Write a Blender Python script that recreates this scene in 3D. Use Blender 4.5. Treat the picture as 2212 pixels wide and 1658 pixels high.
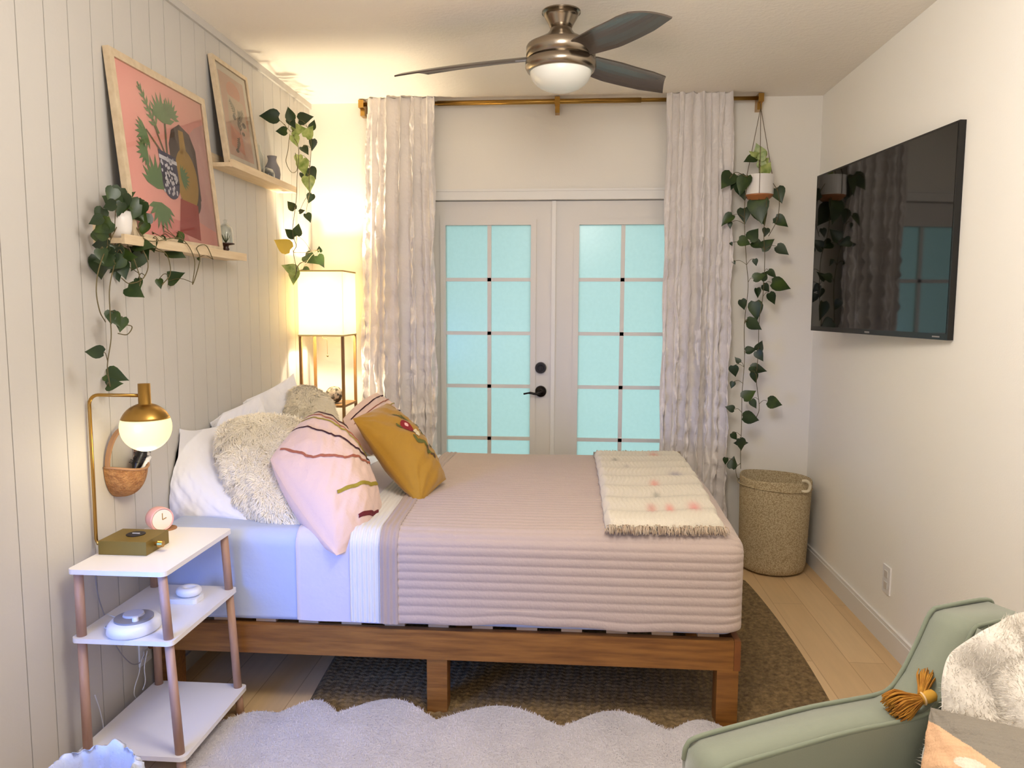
import bpy, bmesh, math, random
import numpy as np
from mathutils import Vector, Matrix
random.seed(7); rng = np.random.default_rng(7)
S = bpy.context.scene
for o in list(bpy.data.objects): bpy.data.objects.remove(o, do_unlink=True)
COL = S.collection
PI = math.pi

# ------------------------------------------------------------------ camera
W, H, FPX = 2212, 1658, 1650.0
yaw, pitch, roll = 0.0749249, 0.1008086, 0.0035382
CAM = np.array([0, 0, 1.4])
_f = np.array([-math.sin(yaw)*math.cos(pitch), math.cos(yaw)*math.cos(pitch), -math.sin(pitch)])
_r = np.array([math.cos(yaw), math.sin(yaw), 0.0]); _u = np.cross(_r, _f)
RR = _r*math.cos(roll)+_u*math.sin(roll); UU = -_r*math.sin(roll)+_u*math.cos(roll)
def at(x, y, ax, v):
    """point where the sight line of a photo position meets the plane axis=v"""
    d = _f+RR*(x-W/2)/FPX-UU*(y-H/2)/FPX
    return Vector(CAM+(v-CAM[ax])/d[ax]*d)
cam = bpy.data.cameras.new('camera'); co = bpy.data.objects.new('camera', cam); COL.objects.link(co)
cam.sensor_width = 36; cam.lens = 36*FPX/W; cam.clip_start = .05
m = Matrix([[RR[0], UU[0], -_f[0], CAM[0]], [RR[1], UU[1], -_f[1], CAM[1]], [RR[2], UU[2], -_f[2], CAM[2]], [0, 0, 0, 1]])
co.matrix_world = m
S.camera = co
XR, XL, HC, YB = 1.3321, -1.4681, 2.5241, 4.3144     # room: right wall, left wall, ceiling, back wall
YF = -1.3                                            # wall behind the camera

# ------------------------------------------------------------------ world, light, exposure
S.view_settings.view_transform = 'Standard'; S.view_settings.look = 'None'
S.view_settings.gamma = 1; S.view_settings.use_curve_mapping = False
S.view_settings.exposure = 0.14
w = bpy.data.worlds.new('daylight'); S.world = w; w.use_nodes = True
w.node_tree.nodes['Background'].inputs[0].default_value = (.75, .88, 1, 1)
w.node_tree.nodes['Background'].inputs[1].default_value = .6
def area(name, loc, rot, sx, sy, e, col):
    l = bpy.data.lights.new(name, 'AREA'); l.shape = 'RECTANGLE'; l.size = sx; l.size_y = sy; l.energy = e; l.color = col
    o = bpy.data.objects.new(name, l); COL.objects.link(o); o.location = loc; o.rotation_euler = rot; return o
def point(name, loc, e, col, r=.04):
    l = bpy.data.lights.new(name, 'POINT'); l.energy = e; l.color = col; l.shadow_soft_size = r
    o = bpy.data.objects.new(name, l); COL.objects.link(o); o.location = loc; return o
# daylight outside the frosted glass doors
area('daylight_outside_doors', (.35, YB+1.3, .9), (-PI/2, 0, 0), 3.2, 2.6, 20, (1, .95, .98))
# cool daylight at the window behind the camera
area('daylight_rear_window', (-.55, YF-.10, 1.15), (PI/2, 0, 0), 1.5, 1.3, 12, (.86, .90, 1.0))
# added blue light aimed at the mattress side from an opening beside the camera
_sw = area('side_blue_fill', (XL+.06, 1.15, .9), (0, 0, 0), .5, .7, 4.8, (.02, .22, 1.0)); _sw.data.spread = math.radians(75)
_sw.rotation_euler = (Vector((-.90, 2.48, .50))-Vector((XL+.06, 1.15, .9))).to_track_quat('-Z', 'Y').to_euler()
# added warm fill light high behind the camera, without a fixture
point('rear_warm_fill', (.1, -.35, 2.2), 10, (1, .88, .74), .16)
point('front_warm_fill', (.05, 1.45, 2.20), 48, (1, .955, .90), .25)  # added fill light for the room, hung just above the view

# ------------------------------------------------------------------ helpers
def lin(c):
    return tuple((x/255/12.92 if x/255 <= .04045 else ((x/255+.055)/1.055)**2.4) for x in c)
def mat(name, col, rough=.6, metal=0, col2=None, nscale=8, stretch=(1, 1, 1), bump=0, bscale=None, emis=None, estr=0, spec=.5, coat=0, sheen=0, trans=0, alpha=1, detail=4, tex='NOISE', contrast=(.3, .7), sss=0):
    m = bpy.data.materials.new(name); m.use_nodes = True; nt = m.node_tree; b = nt.nodes['Principled BSDF']
    c = lin(col)+(1,)
    b.inputs['Base Color'].default_value = c; b.inputs['Roughness'].default_value = rough; b.inputs['Metallic'].default_value = metal
    b.inputs['Specular IOR Level'].default_value = spec; b.inputs['Coat Weight'].default_value = coat
    b.inputs['Sheen Weight'].default_value = sheen; b.inputs['Transmission Weight'].default_value = trans; b.inputs['Alpha'].default_value = alpha
    if emis: b.inputs['Emission Color'].default_value = lin(emis)+(1,); b.inputs['Emission Strength'].default_value = estr
    tc = nt.nodes.new('ShaderNodeTexCoord'); mp = nt.nodes.new('ShaderNodeMapping'); nt.links.new(tc.outputs['Object'], mp.inputs['Vector'])
    mp.inputs['Scale'].default_value = stretch
    if col2:
        n = nt.nodes.new('ShaderNodeTexNoise'); n.inputs['Scale'].default_value = nscale; n.inputs['Detail'].default_value = detail
        nt.links.new(mp.outputs[0], n.inputs['Vector'])
        r = nt.nodes.new('ShaderNodeValToRGB'); r.color_ramp.elements[0].position = contrast[0]; r.color_ramp.elements[1].position = contrast[1]
        r.color_ramp.elements[0].color = c; r.color_ramp.elements[1].color = lin(col2)+(1,)
        nt.links.new(n.outputs['Fac'], r.inputs['Fac']); nt.links.new(r.outputs[0], b.inputs['Base Color'])
    if bump:
        n2 = nt.nodes.new('ShaderNodeTexNoise'); n2.inputs['Scale'].default_value = bscale or nscale; n2.inputs['Detail'].default_value = 5
        nt.links.new(mp.outputs[0], n2.inputs['Vector'])
        bp = nt.nodes.new('ShaderNodeBump'); bp.inputs['Strength'].default_value = bump; bp.inputs['Distance'].default_value = .01
        nt.links.new(n2.outputs['Fac'], bp.inputs['Height']); nt.links.new(bp.outputs[0], b.inputs['Normal'])
    return m
def attr_mat(name, rough=.8, bump=0, bscale=60, spec=.3, sheen=0):
    """colour is carried by the mesh (its own printed or woven colours, plus crease shade on the throw)"""
    m = mat(name, (200, 200, 200), rough, bump=bump, bscale=bscale, spec=spec, sheen=sheen)
    a = m.node_tree.nodes.new('ShaderNodeVertexColor'); a.layer_name = 'dye'
    m.node_tree.links.new(a.outputs['Color'], m.node_tree.nodes['Principled BSDF'].inputs['Base Color']); return m

ORG = {}
def tag(o, label=None, cat=None, group=None, kind=None):
    if label: o['label'] = label
    if cat: o['category'] = cat
    if group: o['group'] = group
    if kind: o['kind'] = kind
    return o
def thing(name, label, cat, base, group=None):
    o = bpy.data.objects.new(name, None); COL.objects.link(o); o.location = base; o.empty_display_size = .05
    ORG[o.name] = Vector(base); return tag(o, label, cat, group)
def link(name, me, mt, parent=None, base=None, smooth=True):
    """all vertices are given in room coordinates"""
    if base is None: base = ORG[parent.name] if parent else Vector((0, 0, 0))
    base = Vector(base)
    me.transform(Matrix.Translation(-base))
    for mm in (mt if isinstance(mt, (list, tuple)) else [mt]): me.materials.append(mm)
    if smooth:
        me.polygons.foreach_set('use_smooth', [True]*len(me.polygons))
    o = bpy.data.objects.new(name, me); COL.objects.link(o)
    if parent: o.parent = parent
    else: o.location = base
    ORG[o.name] = base
    return o
def obj(name, bm, mt, parent=None, base=None, smooth=False, bevel=0, seg=2, auto=True):
    if bevel:
        try: bmesh.ops.bevel(bm, geom=[e for e in bm.edges if e.calc_face_angle(0) > .6], offset=bevel, segments=seg, profile=.6, affect='EDGES', clamp_overlap=True)
        except Exception: pass
    bmesh.ops.recalc_face_normals(bm, faces=bm.faces)
    me = bpy.data.meshes.new(name); bm.to_mesh(me); bm.free()
    return link(name, me, mt, parent, base, smooth)
def pyobj(name, v, f, mt, parent=None, base=None, smooth=True, dye=None, mi=None):
    me = bpy.data.meshes.new(name); me.from_pydata([tuple(p) for p in v], [], f); me.update()
    if dye is not None:
        ca = me.color_attributes.new('dye', 'FLOAT_COLOR', 'POINT')
        ca.data.foreach_set('color', np.concatenate([dye, np.ones((len(dye), 1))], 1).ravel().astype(np.float32))
    if mi is not None: me.polygons.foreach_set('material_index', mi)
    return link(name, me, mt, parent, base, smooth)
def struct(o, label=None): o['kind'] = 'structure'; return o
B = bmesh.new
def box(bm, x0, x1, y0, y1, z0, z1, M=None):
    vs = [bm.verts.new((x, y, z)) for x in (x0, x1) for y in (y0, y1) for z in (z0, z1)]
    for q in ((0, 1, 3, 2), (4, 6, 7, 5), (0, 4, 5, 1), (2, 3, 7, 6), (0, 2, 6, 4), (1, 5, 7, 3)): bm.faces.new([vs[i] for i in q])
    if M is not None:
        for v in vs: v.co = M @ v.co
    return vs
def tube(bm, pts, r, n=8, closed=False, cap=True):
    pts = [Vector(p) for p in pts]; N = len(pts); rings = []
    up = None
    for i, p in enumerate(pts):
        a = pts[(i-1) % N] if closed or i > 0 else p; b = pts[(i+1) % N] if closed or i < N-1 else p
        t = (b-a).normalized() if (b-a).length > 1e-9 else Vector((0, 0, 1))
        if up is None:
            up = t.orthogonal().normalized()
        up = (up-t*up.dot(t)); up = up.normalized() if up.length > 1e-6 else t.orthogonal().normalized()
        s = t.cross(up); rad = r[i] if isinstance(r, (list, tuple)) else r
        rings.append([bm.verts.new(p+(up*math.cos(2*PI*k/n)+s*math.sin(2*PI*k/n))*rad) for k in range(n)])
    for i in range(N if closed else N-1):
        A, C = rings[i], rings[(i+1) % N]
        for k in range(n): bm.faces.new((A[k], A[(k+1) % n], C[(k+1) % n], C[k]))
    if cap and not closed:
        bm.faces.new(rings[0][::-1]); bm.faces.new(rings[-1])
def cyl(bm, p0, p1, r0, r1=None, n=24): tube(bm, [p0, p1], [r0, r1 if r1 is not None else r0], n)
def lathe(bm, prof, c, n=48, M=None):
    """prof: list of (radius, z) around centre c"""
    rings = []
    for r, z in prof:
        if r < 1e-5: rings.append([bm.verts.new((c[0], c[1], c[2]+z))])
        else: rings.append([bm.verts.new((c[0]+r*math.cos(2*PI*k/n), c[1]+r*math.sin(2*PI*k/n), c[2]+z)) for k in range(n)])
    for A, C in zip(rings, rings[1:]):
        if len(A) == 1 and len(C) == 1: continue
        for k in range(n):
            j = (k+1) % n
            if len(A) == 1: bm.faces.new((A[0], C[j], C[k]))
            elif len(C) == 1: bm.faces.new((A[k], A[j], C[0]))
            else: bm.faces.new((A[k], A[j], C[j], C[k]))
    if M is not None:
        for R_ in rings:
            for v in R_: v.co = M @ v.co
def spline(pts, n=8):
    pts = [Vector(p) for p in pts]; out = []
    P = [pts[0]*2-pts[1]]+pts+[pts[-1]*2-pts[-2]]
    for i in range(1, len(P)-2):
        for k in range(n):
            t = k/n; a, b, c, d = P[i-1:i+3]
            out.append(.5*((2*b)+(-a+c)*t+(2*a-5*b+4*c-d)*t*t+(-a+3*b-3*c+d)*t**3))
    out.append(pts[-1]); return out
def grid_faces(nu, nv, wrap_u=False, off=0):
    f = []
    for i in range(nu if wrap_u else nu-1):
        for j in range(nv-1):
            a = i*nv+j; b = ((i+1) % nu)*nv+j
            f.append((off+a, off+b, off+b+1, off+a+1))
    return f
def prism(bm, poly, z0, z1):
    lo = [bm.verts.new((x, y, z0)) for x, y in poly]; hi = [bm.verts.new((x, y, z1)) for x, y in poly]
    n = len(poly); bm.faces.new(lo[::-1]); bm.faces.new(hi)
    for i in range(n): bm.faces.new((lo[i], lo[(i+1) % n], hi[(i+1) % n], hi[i]))
def vnoise(p, seed=0, sc=1.0):
    """cheap smooth noise on an (n,3) array"""
    r = np.random.default_rng(seed); o = np.zeros(len(p))
    for k in range(6):
        d = r.normal(size=3)*sc*(1+k*.5); o += np.sin(p@d+r.uniform(0, 6.28))/(1+k*.4)
    return o/3

# ------------------------------------------------------------------ materials
M_wall = mat('painted_wall', (250, 246, 238), .75, bump=.06, bscale=180)
M_wallb = mat('painted_back_wall', (236, 230, 220), .75, bump=.06, bscale=180)
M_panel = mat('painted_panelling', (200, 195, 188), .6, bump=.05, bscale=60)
M_ceil = mat('ceiling_paint', (246, 238, 226), .85, bump=.25, bscale=60)
M_trim = mat('white_trim', (232, 228, 222), .45)
M_door = mat('white_door', (222, 216, 208), .45)
M_oak = mat('oiled_pine', (112, 68, 24), .42, col2=(148, 98, 42), nscale=5, stretch=(1.2, 14, 14), bump=.1, bscale=9)
M_oakd = mat('dark_pine_end', (112, 62, 24), .5, col2=(134, 80, 34), nscale=12)
M_slat = mat('pale_slat', (196, 160, 120), .6, col2=(210, 178, 140), nscale=9)
M_beech = mat('beech_leg', (186, 148, 124), .5, col2=(170, 130, 104), nscale=10, stretch=(8, 8, 1))
M_ledge = mat('pale_ledge_wood', (228, 206, 172), .55, col2=(214, 188, 150), nscale=7, stretch=(10, 1, 10))
M_framew = mat('pale_frame_wood', (214, 194, 164), .5, col2=(196, 174, 142), nscale=9, stretch=(4, 4, 4))
M_frameback = mat('dark_frame_back', (36, 28, 26), .7)
M_white = mat('white_lacquer', (236, 230, 224), .3)
M_plastic = mat('white_plastic', (236, 234, 234), .35)
M_grayp = mat('grey_plastic', (140, 136, 138), .4)
M_brass = mat('brushed_brass', (176, 138, 72), .28, 1, bump=.02, bscale=200)
M_brassd = mat('brass_box', (134, 114, 54), .45, .6)
M_dark = mat('dark_metal', (34, 28, 26), .35, .6)
M_black = mat('black_plastic', (14, 13, 14), .35)
M_steel = mat('brushed_nickel', (160, 148, 132), .25, 1, bump=.02, bscale=300)
M_blade = mat('fan_blade', (92, 82, 74), .22, .25)
M_bowl = mat('frosted_bowl', (236, 236, 228), .25)
M_sheet = mat('white_cotton', (236, 234, 238), .85, bump=.15, bscale=30, sheen=.2)
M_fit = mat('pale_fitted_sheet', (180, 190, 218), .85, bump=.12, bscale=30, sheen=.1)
M_sheet2 = mat('lavender_white_cotton', (206, 200, 214), .85, bump=.12, bscale=40, sheen=.2)
M_quilt = mat('pale_pink_quilt', (186, 166, 154), .88, bump=.2, bscale=120, sheen=.25)
M_quiltd = mat('taupe_pink_cuff', (174, 154, 142), .88, bump=.15, bscale=120, sheen=.2)
M_band = mat('white_ribbed_cotton', (222, 218, 214), .85)
M_fur = mat('cream_fur', (252, 240, 214), .9, sheen=.4)
M_fur2 = mat('white_pile', (204, 198, 198), .95, sheen=.1, col2=(194, 188, 188), nscale=12, bump=.6, bscale=90)
M_jute = mat('braided_jute', (94, 74, 46), .95, col2=(146, 120, 80), nscale=60, bump=.6, bscale=260)
M_curt = mat('white_tufted_cotton', (232, 224, 218), .9, bump=.3, bscale=90, sheen=.3)
M_leaf = mat('pothos_leaf', (36, 56, 20), .4, col2=(70, 90, 26), nscale=14, contrast=(.45, .75))
M_leafd = mat('dark_pothos_leaf', (24, 40, 18), .4, col2=(42, 62, 24), nscale=14)
M_leafl = mat('variegated_leaf', (110, 134, 52), .4, col2=(186, 194, 120), nscale=30)
M_leafy = mat('yellow_leaf', (214, 178, 60), .5)
M_stem = mat('vine_stem', (96, 84, 48), .6)
M_basket = mat('woven_cane', (150, 98, 52), .7, col2=(190, 140, 84), nscale=60, bump=.8, bscale=160)
M_handle = mat('cane_handle', (172, 130, 92), .6)
M_tv = mat('tv_glass', (8, 7, 6), .04, spec=.7)
M_tvb = mat('tv_bezel', (16, 15, 15), .3)
M_sage = mat('sage_upholstery', (134, 140, 122), .8, sheen=.35, bump=.05, bscale=300)
M_sagep = mat('sage_piping', (124, 132, 112), .75, sheen=.3)
M_throw = mat('cream_fleece', (232, 224, 212), .95, sheen=.5, bump=.5, bscale=40)
M_must = mat('mustard_wool', (186, 132, 40), .8, col2=(158, 98, 24), nscale=60)
M_must2 = mat('mustard_cord', (196, 146, 46), .8)
def thin_glass():
    m = bpy.data.materials.new('clear_glass'); m.use_nodes = True; nt = m.node_tree; nt.nodes.clear(); out = nt.nodes.new('ShaderNodeOutputMaterial')
    a = nt.nodes.new('ShaderNodeBsdfTransparent'); a.inputs[0].default_value = (.95, .97, .96, 1); g = nt.nodes.new('ShaderNodeBsdfGlossy'); g.inputs['Roughness'].default_value = .03
    f = nt.nodes.new('ShaderNodeLayerWeight'); f.inputs[0].default_value = .25; x = nt.nodes.new('ShaderNodeMixShader'); nt.links.new(f.outputs['Facing'], x.inputs[0])
    nt.links.new(a.outputs[0], x.inputs[1]); nt.links.new(g.outputs[0], x.inputs[2]); nt.links.new(x.outputs[0], out.inputs[0]); return m
M_glass = thin_glass()
M_vase = mat('grey_vase', (128, 124, 126), .5)
M_pot = mat('white_pot', (232, 226, 220), .35)
M_terra = mat('tan_pot_base', (168, 106, 60), .6)
M_pink = mat('pink_enamel', (238, 178, 166), .25)
M_cream = mat('cream_dial', (236, 228, 208), .4)
M_cord = mat('white_cord', (220, 218, 216), .5)
M_bag = mat('white_bin_bag', (220, 226, 240), .35, trans=.25, bump=.4, bscale=30)

# ------------------------------------------------------------------ room shell
# floor: long pale oak boards running away from the camera
def floor_mat():
    m = bpy.data.materials.new('pale_oak_boards'); m.use_nodes = True; nt = m.node_tree; b = nt.nodes['Principled BSDF']
    tc = nt.nodes.new('ShaderNodeTexCoord'); mp = nt.nodes.new('ShaderNodeMapping'); nt.links.new(tc.outputs['Object'], mp.inputs[0])
    mp.inputs['Rotation'].default_value = (0, 0, PI/2)
    br = nt.nodes.new('ShaderNodeTexBrick'); nt.links.new(mp.outputs[0], br.inputs['Vector'])
    br.inputs['Color1'].default_value = lin((226, 194, 148))+(1,); br.inputs['Color2'].default_value = lin((212, 178, 132))+(1,)
    br.inputs['Mortar'].default_value = lin((190, 154, 112))+(1,); br.inputs['Scale'].default_value = 1
    br.inputs['Mortar Size'].default_value = .002; br.inputs['Brick Width'].default_value = 1.2; br.inputs['Row Height'].default_value = .14
    mp2 = nt.nodes.new('ShaderNodeMapping'); nt.links.new(tc.outputs['Object'], mp2.inputs[0]); mp2.inputs['Scale'].default_value = (14, 1.2, 1)
    n = nt.nodes.new('ShaderNodeTexNoise'); n.inputs['Scale'].default_value = 3; n.inputs['Detail'].default_value = 6; nt.links.new(mp2.outputs[0], n.inputs[0])
    mx = nt.nodes.new('ShaderNodeMix'); mx.data_type = 'RGBA'; mx.blend_type = 'MULTIPLY'; mx.inputs[0].default_value = .35
    nt.links.new(br.outputs[0], mx.inputs[6]); nt.links.new(n.outputs['Color'], mx.inputs[7])
    rp = nt.nodes.new('ShaderNodeValToRGB'); rp.color_ramp.elements[0].color = (.55, .55, .55, 1); rp.color_ramp.elements[1].color = (1.15, 1.15, 1.15, 1)
    nt.links.new(n.outputs['Fac'], rp.inputs[0]); nt.links.new(rp.outputs[0], mx.inputs[7]); nt.links.new(mx.outputs[2], b.inputs['Base Color'])
    b.inputs['Roughness'].default_value = .42; return m
bm = B(); box(bm, XL-.1, XR+.1, YF-.1, YB+.1, -.1, 0); struct(obj('floor', bm, floor_mat()))
bm = B(); box(bm, XL-.1, XR+.1, YF-.1, YB+.1, HC, HC+.1); struct(obj('ceiling', bm, M_ceil))
bm = B(); box(bm, XR, XR+.1, YF-.1, YB+.1, 0, HC); struct(obj('wall_right', bm, M_wall))
# panelled left wall: boards of several widths with a routed groove between them
bm = B(); LW = (.80, 1.50, .45, 1.35)   # unseen opening added for the blue side light
for a, c, e, h in ((YF-.1, LW[0], 0, HC), (LW[1], YB+.1, 0, HC), (LW[0], LW[1], 0, LW[2]), (LW[0], LW[1], LW[3], HC)): box(bm, XL-.1, XL-.007, a, c, e, h)
gy = [YF]; pat = [.105, .125, .118, .10, .13, .112, .096]
known = [1.893, 1.998, 2.111, 2.216, 2.326, 2.443, 2.549, 2.664, 2.762, 2.879, 2.989, 3.078, 3.204, 3.311, 3.43]
gy += [YF+.12*k for k in range(1, 26)]+known
k = 0
while gy[-1] < YB-.13: gy.append(gy[-1]+pat[k % 7]); k += 1
gy.append(YB)
for a, c in zip(gy, gy[1:]):
    if c-a > .02:
        if c > LW[0] and a < LW[1]: box(bm, XL-.008, XL, a+.0016, c-.0016, 0, LW[2]); box(bm, XL-.008, XL, a+.0016, c-.0016, LW[3], HC)
        else: box(bm, XL-.008, XL, a+.0016, c-.0016, 0, HC)
struct(obj('wall_left', bm, M_panel, bevel=.0015, seg=1))
# back wall with the opening for the double doors
x_l, x_m, x_r = at(914, 700, 1, YB).x, at(1195, 700, 1, YB).x, at(1476, 700, 1, YB).x
z_dt = at(1195, 431, 1, YB).z
bm = B(); box(bm, XL-.1, x_l, YB, YB+.1, 0, HC); box(bm, x_r, XR+.1, YB, YB+.1, 0, HC); box(bm, x_l, x_r, YB, YB+.1, z_dt, HC)
struct(obj('wall_back', bm, M_wallb))
# wall behind the camera with its window
bm = B(); wx0, wx1, wz0, wz1 = -1.3, .2, .5, 1.8
box(bm, XL, wx0, YF-.1, YF, 0, HC); box(bm, wx1, XR, YF-.1, YF, 0, HC); box(bm, wx0, wx1, YF-.1, YF, 0, wz0); box(bm, wx0, wx1, YF-.1, YF, wz1, HC)
struct(obj('wall_front', bm, M_wallb))
bm = B(); box(bm, wx0-.05, wx0, YF, YF+.02, wz0-.05, wz1+.05); box(bm, wx1, wx1+.05, YF, YF+.02, wz0-.05, wz1+.05)
box(bm, wx0, wx1, YF, YF+.02, wz1, wz1+.05); box(bm, wx0, wx1, YF, YF+.03, wz0-.05, wz0); struct(obj('window_1', bm, M_trim))
bm = B()
for a, c, e, h in ((LW[0]-.06, LW[0]+.01, LW[2]-.06, LW[3]+.06), (LW[1]-.01, LW[1]+.06, LW[2]-.06, LW[3]+.06), (LW[0]+.01, LW[1]-.01, LW[3]-.01, LW[3]+.06), (LW[0]+.01, LW[1]-.01, LW[2]-.06, LW[2]+.01)): box(bm, XL, XL+.012, a, c, e, h)
struct(obj('added_window_2', bm, M_trim))  # trim around the opening added for the blue side light
# baseboards
bm = B(); box(bm, XR-.014, XR, YF, YB, 0, .085); box(bm, XR-.010, XR, YF, YB, .085, .10); struct(obj('baseboard_right', bm, M_trim, bevel=.003))
bm = B(); box(bm, XL, XL+.012, YF, YB, 0, .06); struct(obj('baseboard_left', bm, mat('grey_base', (190, 184, 176), .6)))
bm = B(); box(bm, XL+.013, x_l-.06, YB-.012, YB, 0, .085); box(bm, x_r+.06, XR-.015, YB-.012, YB, 0, .085); struct(obj('baseboard_back', bm, M_trim))
bm = B(); box(bm, XL, XL+.012, YF, YB, HC-.03, HC); struct(obj('trim_1', bm, M_panel, bevel=.003))
# door casing
bm = B(); zc = at(1195, 408, 1, YB).z
box(bm, x_l-.05, x_r+.05, YB-.014, YB, z_dt, zc-.012); box(bm, x_l-.06, x_r+.06, YB-.02, YB, zc-.012, zc)
box(bm, x_l-.05, x_l, YB-.014, YB, 0, z_dt); box(bm, x_r, x_r+.05, YB-.014, YB, 0, z_dt); struct(obj('trim_2', bm, M_trim, bevel=.002))
# frosted pane: light comes through diffusely
def pane_mat():
    m = bpy.data.materials.new('frosted_glass'); m.use_nodes = True; nt = m.node_tree; nt.nodes.clear()
    out = nt.nodes.new('ShaderNodeOutputMaterial'); t = nt.nodes.new('ShaderNodeBsdfTranslucent'); g = nt.nodes.new('ShaderNodeBsdfGlossy'); d = nt.nodes.new('ShaderNodeBsdfDiffuse')
    tc = nt.nodes.new('ShaderNodeTexCoord'); n = nt.nodes.new('ShaderNodeTexNoise'); n.inputs['Scale'].default_value = 55; n.inputs['Detail'].default_value = 4
    nt.links.new(tc.outputs['Object'], n.inputs[0]); r = nt.nodes.new('ShaderNodeValToRGB')
    r.color_ramp.elements[0].color = (.66, .84, .79, 1); r.color_ramp.elements[1].color = (.74, .92, .87, 1)
    nt.links.new(n.outputs['Fac'], r.inputs[0]); nt.links.new(r.outputs[0], t.inputs[0])
    g.inputs['Roughness'].default_value = .25; d.inputs[0].default_value = (.75, .85, .82, 1)
    m1 = nt.nodes.new('ShaderNodeMixShader'); m1.inputs[0].default_value = .12; nt.links.new(t.outputs[0], m1.inputs[1]); nt.links.new(d.outputs[0], m1.inputs[2])
    m2 = nt.nodes.new('ShaderNodeMixShader'); m2.inputs[0].default_value = .04; nt.links.new(m1.outputs[0], m2.inputs[1]); nt.links.new(g.outputs[0], m2.inputs[2])
    nt.links.new(m2.outputs[0], out.inputs[0]); return m
M_pane = pane_mat()
rowz = [at(1100, y, 1, YB).z for y in (485, 601, 717.5, 833.5, 948.5)]; pz = (rowz[0]-rowz[4])/4
gz1 = rowz[0]; gz0 = gz1-5*pz
def door_leaf(name, x0, x1, g0, g1, gm, label):
    y0, y1 = YB+.025, YB+.065
    bm = B(); box(bm, x0, g0, y0, y1, .008, z_dt-.004); box(bm, g1, x1, y0, y1, .008, z_dt-.004)
    box(bm, g0, g1, y0, y1, gz1, z_dt-.004); box(bm, g0, g1, y0, y1, .008, gz0)
    d = struct(obj(name, bm, M_door)); ORG[d.name] = Vector((0, 0, 0)); d['label'] = label
    f = B()   # raised bead around the glass
    for (a, c, e, h) in ((g0-.03, g1+.03, gz1, gz1+.03), (g0-.03, g1+.03, gz0-.03, gz0), (g0-.03, g0, gz0, gz1), (g1, g1+.03, gz0, gz1)): box(f, a, c, y0-.012, y0, e, h)
    obj('glass_bead', f, M_door, d, bevel=.003)
    p = B(); box(p, g0, g1, y0+.02, y0+.023, gz0, gz1); obj('glass_panes', p, M_pane, d)
    q = B(); box(q, gm-.011, gm+.011, y0+.002, y0+.019, gz0, gz1)
    for k in range(1, 5): box(q, g0, g1, y0+.002, y0+.018, gz1-k*pz-.010, gz1-k*pz+.010)
    obj('muntins', q, M_door, d); return d
yd = YB+.03
dl = door_leaf('door_1', x_l+.002, x_m-.002, at(964, 700, 1, yd).x, at(1146, 700, 1, yd).x, at(1057, 700, 1, yd).x, 'left white french door with frosted panes, black lock and lever')
dr = door_leaf('door_2', x_m+.002, x_r-.002, at(1249, 700, 1, yd).x, at(1440, 700, 1, yd).x, at(1343, 700, 1, yd).x, 'right white french door with frosted panes and no handle')
bm = B(); box(bm, x_m-.012, x_m+.010, YB+.008, YB+.0245, .01, z_dt-.005); struct(obj('trim_3', bm, M_trim, bevel=.002))
pl = at(1168, 794, 1, YB+.02); ph = at(1168, 845, 1, YB+.02)
bm = B(); box(bm, pl.x-.036, pl.x+.036, YB+.019, YB+.025, pl.z-.04, pl.z+.04); obj('lock_plate', bm, M_door, dl, bevel=.003)
bm = B(); cyl(bm, (pl.x, YB+.0195, pl.z), (pl.x, YB-.004, pl.z), .033, .030, 32); cyl(bm, (pl.x, YB-.004, pl.z), (pl.x, YB-.01, pl.z), .018, .016, 24); box(bm, pl.x-.004, pl.x+.004, YB-.024, YB-.008, pl.z-.014, pl.z+.014)
k_ = obj('deadbolt', bm, M_dark, dl, smooth=False); k_['label'] = 'black round deadbolt'
bm = B(); cyl(bm, (ph.x, YB+.0249, ph.z), (ph.x, YB+.004, ph.z), .033, .030, 32); cyl(bm, (ph.x, YB+.004, ph.z), (ph.x, YB-.03, ph.z), .012, .012, 16)
tube(bm, spline([(ph.x, YB-.03, ph.z), (ph.x-.03, YB-.034, ph.z-.008), (ph.x-.06, YB-.032, ph.z-.004), (ph.x-.095, YB-.03, ph.z-.010)], 5), [.009]*5+[.007]*6+[.005]*5, 10)
k_ = obj('lever_handle', bm, M_dark, dl, smooth=True); k_['label'] = 'black curved lever handle'
# outlets
def outlet(name, x, y, z, s, label):
    t = thing(name, label, 'outlet', (x, y, z-.06))
    bm = B(); box(bm, min(x, x+s*.006), max(x, x+s*.006), y-.036, y+.036, z-.058, z+.058); cv_ = obj('cover_plate', bm, M_plastic, t, bevel=.002)
    for dz in (-.024, .024):
        bm = B(); box(bm, min(x+s*.006, x+s*.009), max(x+s*.006, x+s*.009), y-.015, y+.015, z+dz-.014, z+dz+.014); obj('socket', bm, mat('socket_face', (214, 208, 200), .4), cv_, bevel=.002)
    return t
po = at(1917, 1251, 0, XR); outlet('wall_outlet', XR, po.y, po.z, -1, 'white electrical outlet low on the right wall above the baseboard')

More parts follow.
